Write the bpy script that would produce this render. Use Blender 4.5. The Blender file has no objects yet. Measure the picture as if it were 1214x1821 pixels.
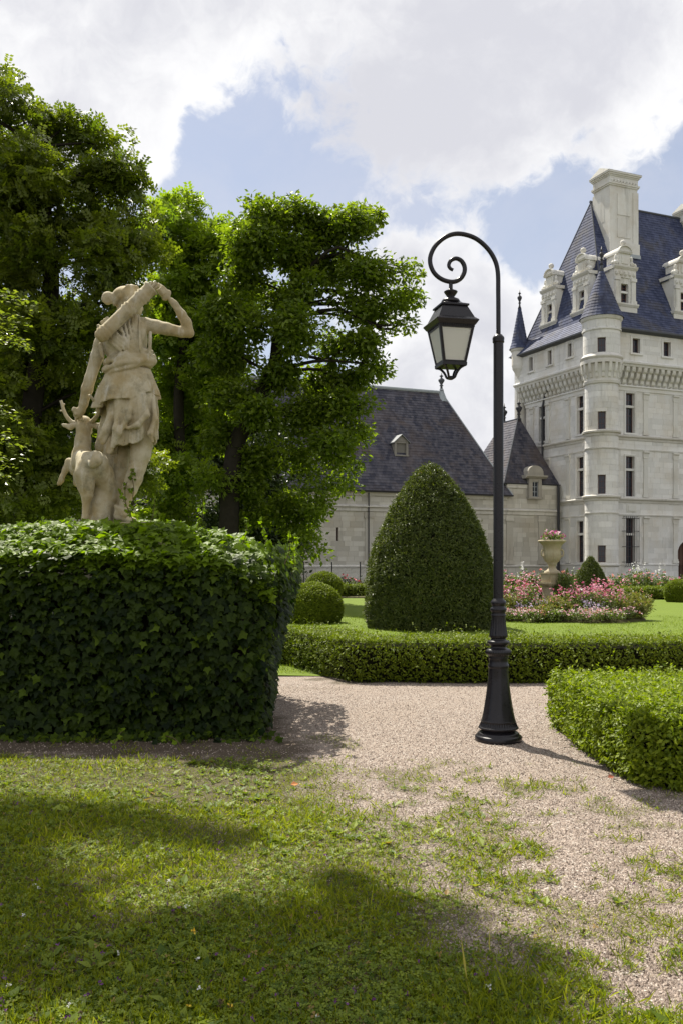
import bpy, math, random
import numpy as np
from mathutils import Vector, Matrix

rng = np.random.default_rng(11)
random.seed(5)
SC = bpy.context.scene
C = SC.collection
R = math.radians

# ------------------------------------------------------------------ camera
F = 1650.0                      # focal length in photograph pixels (1214 wide)
EYE = 1.6
cam_d = bpy.data.cameras.new('camera')
cam = bpy.data.objects.new('camera', cam_d)
C.objects.link(cam)
cam.location = (0, 0, EYE)
cam.rotation_euler = (R(90), 0, 0)
cam_d.sensor_fit = 'HORIZONTAL'
cam_d.sensor_width = 36
cam_d.lens = 36 * F / 1214
cam_d.shift_y = 89.5 / 1214
cam_d.clip_end = 3000
SC.camera = cam

def at(px, py, Y):
    """a point of the place seen at photograph pixel (px, py), Y metres away"""
    return Vector(((px - 607) / F * Y, Y, EYE + (1000 - py) / F * Y))

# ------------------------------------------------------------------ light
SUN_AZ = (-0.5, 0.866)
SUN_EL = R(57)
sdir = Vector((SUN_AZ[0] * math.cos(SUN_EL), SUN_AZ[1] * math.cos(SUN_EL), math.sin(SUN_EL)))
sun_d = bpy.data.lights.new('sun', 'SUN')
sun_d.energy = 5.0
sun_d.angle = R(0.53)
sun_d.color = (1.0, 0.94, 0.82)
sun = bpy.data.objects.new('sun', sun_d)
sun.rotation_euler = sdir.to_track_quat('Z', 'Y').to_euler()
sun.location = (-10, 20, 40)
C.objects.link(sun)

SC.view_settings.view_transform = 'Standard'
SC.view_settings.look = 'None'
SC.view_settings.gamma = 1.0
SC.view_settings.exposure = 0.95
SC.view_settings.use_curve_mapping = False

# small node helper
class NT:
    def __init__(s, tree):
        s.t = tree; s.n = tree.nodes; s.l = tree.links
    def new(s, typ, **kw):
        nd = s.n.new(typ)
        for k, v in kw.items():
            if k.startswith('i_'):
                continue
            setattr(nd, k, v)
        return nd
    def set(s, nd, idx, v):
        if hasattr(v, 'is_output') or hasattr(v, 'links'):
            s.l.new(v, nd.inputs[idx])
        else:
            nd.inputs[idx].default_value = v
    def math(s, op, a, b=None, c=None, clamp=False):
        nd = s.new('ShaderNodeMath', operation=op); nd.use_clamp = clamp
        s.set(nd, 0, a)
        if b is not None: s.set(nd, 1, b)
        if c is not None: s.set(nd, 2, c)
        return nd.outputs[0]
    def vmath(s, op, a, b=None, out=0):
        nd = s.new('ShaderNodeVectorMath', operation=op)
        s.set(nd, 0, a)
        if b is not None: s.set(nd, 1, b)
        return nd.outputs[out]
    def noise(s, vec, scale, detail=4, rough=.55, dist=0.0, color=False):
        nd = s.new('ShaderNodeTexNoise')
        if vec is not None: s.l.new(vec, nd.inputs['Vector'])
        nd.inputs['Scale'].default_value = scale
        nd.inputs['Detail'].default_value = detail
        nd.inputs['Roughness'].default_value = rough
        nd.inputs['Distortion'].default_value = dist
        return nd.outputs['Color' if color else 'Fac']
    def maprange(s, v, a, b, c=0.0, d=1.0, smooth=False):
        nd = s.new('ShaderNodeMapRange')
        if smooth: nd.interpolation_type = 'SMOOTHSTEP'
        s.set(nd, 0, v)
        for i, x in zip((1, 2, 3, 4), (a, b, c, d)): s.set(nd, i, x)
        return nd.outputs[0]
    def mix(s, fac, a, b, blend='MIX'):
        nd = s.new('ShaderNodeMix', data_type='RGBA', blend_type=blend)
        s.set(nd, 0, fac)
        s.set(nd, 6, a if hasattr(a, 'links') else (*a, 1) if len(a) == 3 else a)
        s.set(nd, 7, b if hasattr(b, 'links') else (*b, 1) if len(b) == 3 else b)
        return nd.outputs[2]
    def attr(s, name, out='Fac'):
        return s.new('ShaderNodeAttribute', attribute_name=name).outputs[out]
    def bump(s, h, strength=.3, dist=.01):
        nd = s.new('ShaderNodeBump')
        nd.inputs['Strength'].default_value = strength
        nd.inputs['Distance'].default_value = dist
        s.l.new(h, nd.inputs['Height'])
        return nd.outputs[0]

# ------------------------------------------------------------------ sky with broken cumulus
world = bpy.data.worlds.new('World')
SC.world = world
world.use_nodes = True
w = NT(world.node_tree)
w.n.clear()
sky = w.new('ShaderNodeTexSky')
sky.sky_type = 'NISHITA'
sky.sun_disc = False
sky.sun_elevation = SUN_EL
sky.sun_rotation = math.atan2(SUN_AZ[0], SUN_AZ[1]) % (2 * math.pi)
sky.air_density = 1.0
sky.dust_density = 1.2
sky.ozone_density = 1.5
tc = w.new('ShaderNodeTexCoord')
D = tc.outputs['Generated']
def blob(px, py, r0, r1, amt):
    """a bank of cloud (amt > 0) or a gap (amt < 0) round one direction of the sky"""
    v = Vector(((px - 607) / F, 1, (1000 - py) / F)).normalized()
    dt = w.vmath('DOT_PRODUCT', D, tuple(v), out=1)
    m = w.maprange(dt, math.cos(r1 / F), math.cos(r0 / F), 0, amt, smooth=True)
    return m
def edge(p0, p1, half, amt):
    """signed distance (as coverage) to a straight cloud edge through two directions, + above it"""
    v = [Vector(((x - 607) / F, 1, (1000 - y) / F)) for x, y in (p0, p1)]
    nrm = v[1].cross(v[0]).normalized()
    if nrm.z < 0: nrm = -nrm
    return w.maprange(w.vmath('DOT_PRODUCT', D, tuple(nrm), out=1), -half / F, half / F, -amt, amt, smooth=True)
cov = w.math('MINIMUM', edge((200, 60), (800, 365), 120, .19), edge((800, 365), (1214, 270), 110, .19))
for b in [(60, 40, 80, 260, .36), (215, 225, 15, 120, .30), (800, 520, 30, 150, .24), (900, 680, 60, 300, .28), (640, 480, 20, 130, .12), (1010, 560, 20, 120, .16), (690, 640, 40, 220, .24), (850, 800, 60, 200, .2), (1170, 330, 10, 60, -.05)]:
    cov = w.math('ADD', cov, blob(*b))
cov = w.math('MINIMUM', cov, .22)
wv = w.new('ShaderNodeVectorMath', operation='SCALE')
w.l.new(w.noise(D, 14, 4, .55, color=True), wv.inputs[0]); wv.inputs['Scale'].default_value = .06
warp = w.vmath('ADD', D, wv.outputs[0])
n1 = w.noise(warp, 6.0, 11, .60, .15)
nb = w.noise(warp, 22.0, 8, .62, .2)
dens = w.math('ADD', w.math('ADD', n1, w.math('MULTIPLY', w.math('SUBTRACT', nb, .5), .30)), cov)
alpha = w.maprange(dens, .455, .59, 0, 1, smooth=True)
body = w.noise(warp, 4.6, 8, .55, .2)
thick = w.maprange(w.math('ADD', body, w.math('MULTIPLY', w.math('SUBTRACT', dens, .56), .55)), .44, .76, 0, 1, smooth=True)
cloud = w.mix(thick, (1.06, 1.06, 1.07), (.75, .755, .815))
wisp = w.maprange(w.noise(warp, 4.0, 8, .6, .4), .40, .72, .42, .78)
blue = w.mix(1.0, sky.outputs[0], (.125, .125, .125), 'MULTIPLY')
blue = w.mix(wisp, blue, (.74, .76, .86))
col = w.mix(alpha, blue, cloud)
bg = w.new('ShaderNodeBackground')
w.l.new(col, bg.inputs[0])
bg.inputs[1].default_value = 0.5
out = w.new('ShaderNodeOutputWorld')
w.l.new(bg.outputs[0], out.inputs[0])

# ------------------------------------------------------------------ object helpers
WOFF = {}
def link(name, data, parent=None, loc=None):
    o = bpy.data.objects.new(name, data)
    C.objects.link(o)
    off = Vector((0, 0, 0))
    if parent is not None:
        o.parent = parent
        off = WOFF.get(parent.name, Vector((0, 0, 0)))
    wl = Vector(loc) if loc is not None else Vector((0, 0, 0))
    o.location = wl - off
    WOFF[o.name] = wl
    return o

def tag(o, label=None, cat=None, group=None, kind=None):
    if label: o['label'] = label
    if cat: o['category'] = cat
    if group: o['group'] = group
    if kind: o['kind'] = kind
    return o

def thing(name, loc, label, cat, group=None):
    return tag(link(name, None, None, loc), label, cat, group)

def mesh_np(name, V, F_, mat, rnd=None, smooth=False, uv=None, attrs=None):
    """F_: one (M,k) int array or a list of them"""
    V = np.asarray(V, np.float32).reshape(-1, 3)
    Fs = F_ if isinstance(F_, list) else [F_]
    Fs = [np.asarray(f, np.int32) for f in Fs if len(f)]
    me = bpy.data.meshes.new(name)
    me.vertices.add(len(V)); me.vertices.foreach_set('co', V.ravel())
    nl = sum(f.size for f in Fs); nf = sum(len(f) for f in Fs)
    me.loops.add(nl); me.polygons.add(nf)
    me.loops.foreach_set('vertex_index', np.concatenate([f.ravel() for f in Fs]))
    tot = np.concatenate([np.full(len(f), f.shape[1], np.int32) for f in Fs])
    st = np.concatenate([[0], np.cumsum(tot)[:-1]]).astype(np.int32)
    me.polygons.foreach_set('loop_start', st)
    me.polygons.foreach_set('use_smooth', np.full(nf, bool(smooth)))
    me.update(calc_edges=True)
    me.validate()
    if rnd is not None:
        a = me.attributes.new('rnd', 'FLOAT', 'POINT')
        a.data.foreach_set('value', np.asarray(rnd, np.float32))
    if attrs:
        for k, v in attrs.items():
            a = me.attributes.new(k, 'FLOAT', 'POINT')
            a.data.foreach_set('value', np.asarray(v, np.float32))
    if uv is not None:
        l = me.uv_layers.new(name='UVMap')
        idx = np.concatenate([f.ravel() for f in Fs])
        l.data.foreach_set('uv', np.asarray(uv, np.float32)[idx].ravel())
    if mat is not None:
        me.materials.append(mat)
    return me

class MB:
    """collects simple solids into one mesh"""
    def __init__(s):
        s.v = []; s.f = {3: [], 4: []}; s.r = []; s.n = 0; s.uv = []
    def add(s, V, Fc, rnd=None, uv=None):
        V = np.asarray(V, float).reshape(-1, 3)
        for f in Fc:
            if len(f) > 4:
                for i in range(1, len(f) - 1):
                    s.f[3].append((f[0] + s.n, f[i] + s.n, f[i + 1] + s.n))
            else:
                s.f[len(f)].append(tuple(i + s.n for i in f))
        s.v.append(V)
        s.r.append(np.full(len(V), random.random() if rnd is None else rnd))
        s.uv.append(np.zeros((len(V), 2)) if uv is None else np.asarray(uv, float))
        s.n += len(V)
        return s
    def mesh(s, name, mat, smooth=False):
        fs = [np.array(s.f[k]) for k in (3, 4) if s.f[k]]
        return mesh_np(name, np.concatenate(s.v), fs, mat, np.concatenate(s.r), smooth, np.concatenate(s.uv))
    def obj(s, name, mat, parent=None, smooth=False):
        return link(name, s.mesh(name, mat, smooth), parent)
    # solids
    def hexa(s, P8, rnd=None):
        return s.add(P8, [(0, 3, 2, 1), (4, 5, 6, 7), (0, 1, 5, 4), (1, 2, 6, 5), (2, 3, 7, 6), (3, 0, 4, 7)], rnd)
    def box(s, x0, x1, y0, y1, z0, z1, rnd=None):
        return s.hexa([(x0, y0, z0), (x1, y0, z0), (x1, y1, z0), (x0, y1, z0), (x0, y0, z1), (x1, y0, z1), (x1, y1, z1), (x0, y1, z1)], rnd)
    def lathe(s, prof, c=(0, 0), n=32, flute=None, cap=True):
        """prof: (r, z) from bottom to top; flute(z) -> (count, depth)"""
        V = []; m = len(prof)
        th = np.arange(n) * 2 * math.pi / n
        for r, z in prof:
            rr = np.full(n, r)
            if flute:
                k, d = flute(z)
                rr = rr * (1 - d * (0.5 - 0.5 * np.cos(k * th)))
            V.append(np.stack([c[0] + rr * np.cos(th), c[1] + rr * np.sin(th), np.full(n, z)], 1))
        fc = []
        for i in range(m - 1):
            for j in range(n):
                k = (j + 1) % n
                fc.append((i * n + j, i * n + k, (i + 1) * n + k, (i + 1) * n + j))
        V = np.concatenate(V)
        if cap:
            V = np.concatenate([V, [[c[0], c[1], prof[0][1]], [c[0], c[1], prof[-1][1]]]])
            a, b = m * n, m * n + 1
            for j in range(n):
                k = (j + 1) % n
                fc.append((a, k, j)); fc.append((b, (m - 1) * n + j, (m - 1) * n + k))
        return s.add(V, fc)
    def tube(s, pts, radii, n=8, cap=True):
        P = [Vector(p) for p in pts]
        if not hasattr(radii, '__len__'): radii = [radii] * len(P)
        V = []; up = None
        for i, p in enumerate(P):
            t = (P[min(i + 1, len(P) - 1)] - P[max(i - 1, 0)])
            if t.length < 1e-9: t = Vector((0, 0, 1))
            t.normalize()
            if up is None:
                up = t.orthogonal().normalized()
            else:
                up = (up - t * up.dot(t))
                up = up.normalized() if up.length > 1e-6 else t.orthogonal().normalized()
            b = t.cross(up)
            for j in range(n):
                a = 2 * math.pi * j / n
                V.append(p + (up * math.cos(a) + b * math.sin(a)) * radii[i])
        fc = []
        for i in range(len(P) - 1):
            for j in range(n):
                k = (j + 1) % n
                fc.append((i * n + j, i * n + k, (i + 1) * n + k, (i + 1) * n + j))
        if cap:
            fc.append(tuple(range(n))[::-1]); fc.append(tuple((len(P) - 1) * n + j for j in range(n)))
        return s.add([tuple(v) for v in V], fc)

def catmull(P, m=6):
    P = [np.array(p, float) for p in P]
    Q = [2 * P[0] - P[1]] + P + [2 * P[-1] - P[-2]]
    out = []
    for i in range(1, len(Q) - 2):
        for j in range(m):
            t = j / m
            a, b, c, d = Q[i - 1:i + 3]
            out.append(.5 * ((2 * b) + (-a + c) * t + (2 * a - 5 * b + 4 * c - d) * t * t + (-a + 3 * b - 3 * c + d) * t ** 3))
    out.append(P[-1])
    return out

# value noise for layout (numpy)
def vnoise(x, y, seed=0):
    xi = np.floor(x).astype(np.int64); yi = np.floor(y).astype(np.int64)
    fx = x - xi; fy = y - yi
    fx = fx * fx * (3 - 2 * fx); fy = fy * fy * (3 - 2 * fy)
    def h(a, b):
        n = (a * 374761393 + b * 668265263 + seed * 1274126177) & 0xffffffff
        n = ((n ^ (n >> 13)) * 1274126177) & 0xffffffff
        return ((n ^ (n >> 16)) & 0xffff) / 65535.0
    return (h(xi, yi) * (1 - fx) + h(xi + 1, yi) * fx) * (1 - fy) + (h(xi, yi + 1) * (1 - fx) + h(xi + 1, yi + 1) * fx) * fy
def fbm(x, y, seed=0, o=4):
    s = 0; a = .5; t = 0
    for i in range(o):
        s = s + a * vnoise(x * 2 ** i, y * 2 ** i, seed + i); t += a; a *= .55
    return s / t

# ------------------------------------------------------------------ materials
def material(name):
    m = bpy.data.materials.new(name)
    m.use_nodes = True
    t = NT(m.node_tree)
    t.n.clear()
    o = t.new('ShaderNodeOutputMaterial')
    return m, t, o
def principled(t, o, color, rough=.6, spec=.3, normal=None, metallic=0.0):
    p = t.new('ShaderNodeBsdfPrincipled')
    t.set(p, 'Base Color', color if hasattr(color, 'links') else (*color, 1))
    t.set(p, 'Roughness', rough)
    p.inputs['Specular IOR Level'].default_value = spec
    p.inputs['Metallic'].default_value = metallic
    if normal is not None: t.l.new(normal, p.inputs['Normal'])
    if o is not None: t.l.new(p.outputs[0], o.inputs[0])
    return p
def plain(name, color, rough=.6, spec=.3, metallic=0.0, var=.12, scale=6, bump=.15):
    m, t, o = material(name)
    g = t.new('ShaderNodeNewGeometry').outputs['Position']
    n = t.noise(g, scale, 5, .6)
    c = t.mix(n, tuple(x * (1 - var) for x in color), tuple(min(1, x * (1 + var)) for x in color))
    principled(t, o, c, rough, spec, t.bump(t.noise(g, scale * 8, 4), bump, .005), metallic)
    return m
def leafmat(name, c1, c2, trans=.3, tcol=None, rough=.45, spec=.35, c3=None, c3_from=.9):
    m, t, o = material(name)
    r = t.attr('rnd')
    c = t.mix(r, c1, c2)
    if c3 is not None:
        c = t.mix(t.maprange(r, c3_from, c3_from + .02), c, c3)
    p = principled(t, None, c, rough, spec)
    tr = t.new('ShaderNodeBsdfTranslucent')
    tc_ = t.mix(1.0, c, tcol if tcol else (1.5, 1.6, .5), 'MULTIPLY')
    t.l.new(tc_, tr.inputs[0])
    mx = t.new('ShaderNodeMixShader')
    mx.inputs[0].default_value = trans
    t.l.new(p.outputs[0], mx.inputs[1]); t.l.new(tr.outputs[0], mx.inputs[2])
    t.l.new(mx.outputs[0], o.inputs[0])
    return m

def stone_mat(name, base, alt, stain, stain_amt=.5, scale=1.0, bump=.3, grime=(.10, .10, .09), grime_amt=.3):
    m, t, o = material(name)
    g = t.new('ShaderNodeNewGeometry').outputs['Position']
    r = t.math('FRACT', t.math('ADD', t.attr('rnd'), t.new('ShaderNodeObjectInfo').outputs['Random']))
    c = t.mix(r, base, alt)
    c = t.mix(t.maprange(t.noise(g, 1.1 * scale, 6, .62), .45, .75, 0, stain_amt), c, stain)
    sv = t.vmath('MULTIPLY', g, (2.2 * scale, 2.2 * scale, .35 * scale))
    c = t.mix(t.maprange(t.noise(sv, 1.0, 6, .65), .56, .78, 0, grime_amt), c, grime)
    fine = t.noise(g, 28 * scale, 5, .65)
    c = t.mix(1.0, c, t.mix(fine, (.86, .86, .86), (1.1, 1.1, 1.1)), 'MULTIPLY')
    principled(t, o, c, .85, .2, t.bump(fine, bump, .01))
    return m

M = {}
M['tower_stone'] = stone_mat('tower_stone', (.61, .605, .58), (.76, .75, .72), (.56, .49, .37), .65, .35, .25, (.27, .26, .235), .62)
M['gallery_stone'] = stone_mat('gallery_stone', (.40, .38, .33), (.58, .56, .50), (.42, .36, .26), .45, .5, .3, (.15, .145, .135), .65)
M['carved_stone'] = stone_mat('carved_stone', (.62, .61, .57), (.68, .67, .62), (.48, .42, .32), .55, .7, .4, (.14, .14, .12), .5)
M['ledge_stone'] = stone_mat('ledge_stone', (.58, .56, .52), (.63, .61, .56), (.42, .39, .33), .6, .6, .3, (.12, .12, .11), .6)
M['urn_stone'] = stone_mat('urn_stone', (.34, .29, .19), (.44, .38, .27), (.24, .17, .08), .65, 4, .5, (.07, .07, .05), .6)
M['mortar'] = plain('mortar', (.30, .28, .24), .95, .1)

def slate_mat(name, a, b, moss, moss_amt):
    m, t, o = material(name)
    uv = t.new('ShaderNodeUVMap').outputs[0]
    g = t.new('ShaderNodeNewGeometry').outputs['Position']
    br = t.new('ShaderNodeTexBrick')
    t.l.new(uv, br.inputs['Vector'])
    br.inputs['Scale'].default_value = 1.0
    br.inputs['Brick Width'].default_value = .26
    br.inputs['Row Height'].default_value = .28
    br.inputs['Mortar Size'].default_value = .006
    br.inputs['Color1'].default_value = (*a, 1)
    br.inputs['Color2'].default_value = (*b, 1)
    br.inputs['Mortar'].default_value = (*[x * .5 for x in a], 1)
    c = br.outputs['Color']
    c = t.mix(t.maprange(t.noise(g, .45, 6, .65, .5), .48, .72, 0, moss_amt), c, moss)
    sv = t.vmath('MULTIPLY', g, (1.6, 1.6, .25))
    c = t.mix(t.maprange(t.noise(sv, 1.0, 5, .6), .48, .75, 0, .6), c, tuple(x * 1.5 for x in b))
    principled(t, o, c, .72, .2, t.bump(t.noise(g, 14, 4), .3, .02))
    return m
M['slate_blue'] = slate_mat('slate_blue', (.030, .038, .080), (.066, .078, .135), (.10, .085, .045), .55)
M['slate_old'] = slate_mat('slate_old', (.034, .036, .054), (.092, .088, .104), (.11, .08, .06), .75)
M['lead'] = plain('lead', (.30, .33, .35), .5, .4)
M['dark_lead'] = plain('dark_lead', (.06, .065, .075), .5, .4)
M['wood_red'] = plain('wood_red', (.10, .045, .04), .6, .3)
M['iron'] = plain('iron', (.03, .03, .035), .5, .4)
def glass_mat():
    m, t, o = material('window_glass')
    g = t.new('ShaderNodeNewGeometry').outputs['Position']
    n = t.noise(g, 3.0, 3)
    principled(t, o, t.mix(n, (.010, .012, .018), (.028, .032, .045)), .12, .5, t.bump(t.noise(g, 2.2, 2), .15, .02))
    return m
M['glass'] = glass_mat()
# ------------------------------------------------------------------ ground
def grass_edge(Y):
    """X up to which the foreground turf is closed, for a distance Y"""
    return np.interp(Y, [2.5, 3.3, 4.06, 4.8, 5.87, 6.7, 7.3, 7.7], [.85, .80, .66, .36, .14, -.02, -.15, -.6])
def turf(X, Y):
    """0 = bare gravel .. 1 = closed turf"""
    n = fbm(X * 1.6, Y * 1.6, 3) - .5
    n2 = fbm(X * 5.5, Y * 5.5, 9) - .5
    d = grass_edge(Y) - X + n * .9 + n2 * .55
    t = np.clip(d / .6 + .5, 0, 1)
    far = np.clip((7.72 - Y + n * .5 + n2 * .3) / .25, 0, 1)
    t = t * far
    # loose tufts out on the gravel
    p = fbm(X * 2.3 + 7, Y * 2.3, 21)
    p2 = fbm(X * 7.5 + 3, Y * 7.5, 33)
    reach = np.clip(1 - (X - grass_edge(np.minimum(Y, 7.2)) - .2) / 2.8, 0, 1) * np.clip((7.7 - Y) / 1.1, 0, 1)
    q = np.clip((p * .45 + p2 * .55 - .585 + .12 * reach) / .07, 0, 1) * np.clip(reach * 3, 0, 1) * .55
    edge = np.clip((fbm(X * 3, Y * 3, 40) - .5) / .1, 0, 1) * np.clip((Y - 11.6) / .4, 0, 1) * (X < .2) * .7
    strip = np.clip((fbm(X * 4 + 2, Y * 4, 50) - .56) / .1, 0, 1) * ((Y > 7.6) & (Y < 8.6) & (X < .3)) * .55
    return np.clip(np.maximum.reduce([t, q, edge, strip]), 0, 1)

def soil(X, Y):
    n = fbm(X * 2.6, Y * 2.6, 14) - .5
    n2 = fbm(X * 9, Y * 9, 15) - .5
    return np.clip((Y - 7.45 + n * .7 + n2 * .5) / .25, 0, 1) * np.clip((-.15 - X - np.clip(Y - 8.3, 0, 9) * .3 + n * .6 + n2 * .5) / .3, 0, 1) * .9

def grid_sheet(name, x0, x1, y0, y1, step, z, mat, attr=None, amp=0.0):
    nx = int((x1 - x0) / step) + 1; ny = int((y1 - y0) / step) + 1
    X, Y = np.meshgrid(np.linspace(x0, x1, nx), np.linspace(y0, y1, ny))
    Z = z + amp * (fbm(X * 1.5, Y * 1.5, 60) - .5)
    i = np.arange((nx) * (ny)).reshape(ny, nx)
    Fq = np.stack([i[:-1, :-1], i[:-1, 1:], i[1:, 1:], i[1:, :-1]], -1).reshape(-1, 4)
    V = np.stack([X, Y, Z], -1).reshape(-1, 3)
    at_ = {'turf': attr(X, Y).ravel(), 'soil': soil(X, Y).ravel()} if attr else None
    return mesh_np(name, V, Fq, mat, None, True, None, at_)

def gravel_mat():
    m, t, o = material('gravel')
    g = t.new('ShaderNodeNewGeometry').outputs['Position']
    vo = t.new('ShaderNodeTexVoronoi'); t.l.new(g, vo.inputs['Vector']); vo.inputs['Scale'].default_value = 88
    vo2 = t.new('ShaderNodeTexVoronoi'); t.l.new(g, vo2.inputs['Vector']); vo2.inputs['Scale'].default_value = 150
    sep = t.new('ShaderNodeSeparateColor'); t.l.new(vo.outputs['Color'], sep.inputs[0])
    c = t.mix(sep.outputs[0], (.225, .175, .142), (.40, .328, .278))
    c = t.mix(t.maprange(sep.outputs[1], .80, .84), c, (.50, .46, .41))
    c = t.mix(t.maprange(sep.outputs[2], .84, .88), c, (.15, .12, .11))
    big = t.noise(g, .8, 6, .6)
    c = t.mix(t.maprange(big, .4, .7, 0, .4), c, (.36, .29, .23))
    c = t.mix(t.maprange(vo.outputs['Distance'], .35, .75, 0, .6), c, (.10, .08, .065))
    soil = t.mix(t.noise(g, 30, 4), (.030, .028, .010), (.075, .062, .026))
    c = t.mix(t.math('MULTIPLY', t.attr('turf'), .85), c, soil)
    dirt = t.mix(t.noise(g, 22, 5, .7), (.030, .022, .013), (.115, .085, .055))
    c = t.mix(t.attr('soil'), c, dirt)
    h = t.math('ADD', t.math('MULTIPLY', vo.outputs['Distance'], -1), t.math('MULTIPLY', vo2.outputs['Distance'], -.5))
    principled(t, o, c, .9, .2, t.bump(h, .8, .012))
    return m
def lawn_mat():
    m, t, o = material('lawn')
    g = t.new('ShaderNodeNewGeometry').outputs['Position']
    n = t.noise(g, .5, 5, .6); f = t.noise(t.vmath('MULTIPLY', g, (60, 25, 60)), 1.0, 4, .7)
    c = t.mix(n, (.100, .150, .012), (.155, .205, .020))
    c = t.mix(t.maprange(f, .3, .7, 0, 1), t.mix(1.0, c, (.55, .6, .5), 'MULTIPLY'), c)
    principled(t, o, c, .8, .15, t.bump(f, .6, .02))
    return m
M['gravel'] = gravel_mat()
M['lawn'] = lawn_mat()
M['earth'] = plain('earth', (.07, .065, .03), .95, .1, var=.35, scale=.6, bump=.5)
tag(link('ground', grid_sheet('ground', -600, 600, -60, 1100, 40, -.06, M['earth'])), kind='structure')
tag(link('gravel_path', grid_sheet('gravel_path', -7, 8, -2, 13.4, .07, 0, M['gravel'], turf, .02)), kind='structure')
tag(link('lawn', grid_sheet('lawn', -14, 40, 13.0, 41, .5, .015, M['lawn'], None, .05)), kind='structure')

# ------------------------------------------------------------------ castle
UL = Vector((-0.395, 0.919, 0)).normalized()     # along the tower's far-left face, away from us
UR = Vector((UL.y, -UL.x, 0))                    # along its front face, to the right
T = Vector(((1069 - 607) / F * 70, 70, 0))       # axis of the corner turret

class Plane:
    """a wall: s along it, d into it, z up"""
    def __init__(s, O, u, inward): s.O = O; s.u = u; s.i = inward
    def __call__(s, a, d, z):
        p = s.O + s.u * a + s.i * d
        return (p.x, p.y, z)
    def s_at(s, px, d=0.0):
        k = (px - 607) / F; O = s.O + s.i * d
        return (k * O.y - O.x) / (s.u.x - k * s.u.y)
    def z_at(s, px, py, d=0.0):
        p = s.O + s.i * d + s.u * s.s_at(px, d)
        return EYE + (1000 - py) / F * p.y
    def rect(s, x0, x1, y0, y1, d=0.0):
        a, b = s.s_at(x0, d), s.s_at(x1, d); xm = (x0 + x1) / 2
        return (min(a, b), max(a, b), s.z_at(xm, y1, d), s.z_at(xm, y0, d))
class Cyl:
    """a round wall: s = arc length from the side that faces us"""
    def __init__(s, c, r): s.c = c; s.r = r
    def __call__(s, a, d, z):
        th = a / s.r
        return (s.c.x + (s.r - d) * math.sin(th), s.c.y - (s.r - d) * math.cos(th), z)

def sbox(mb, mp, s0, s1, d0, d1, z0, z1, sub=1, rnd=None):
    r = random.random() if rnd is None else rnd
    for i in range(sub):
        a = s0 + (s1 - s0) * i / sub; b = s0 + (s1 - s0) * (i + 1) / sub
        P = [mp(a, d0, z0), mp(b, d0, z0), mp(b, d1, z0), mp(a, d1, z0), mp(a, d0, z1), mp(b, d0, z1), mp(b, d1, z1), mp(a, d1, z1)]
        fc = [(0, 3, 2, 1), (4, 5, 6, 7), (0, 1, 5, 4), (2, 3, 7, 6)]
        if i == 0: fc.append((3, 0, 4, 7))
        if i == sub - 1: fc.append((1, 2, 6, 5))
        mb.add(P, fc, r)

def sprofile(mb, mp, prof, s0, s1, sub=1):
    """prof: polygon (d, z) swept from s0 to s1"""
    n = len(prof); V = []
    for i in range(sub + 1):
        a = s0 + (s1 - s0) * i / sub
        V += [mp(a, d, z) for d, z in prof]
    fc = []
    for i in range(sub):
        for j in range(n):
            k = (j + 1) % n
            fc.append((i * n + j, i * n + k, (i + 1) * n + k, (i + 1) * n + j))
    fc.append(tuple(range(n))[::-1]); fc.append(tuple(sub * n + j for j in range(n)))
    mb.add(V, fc)

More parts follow.
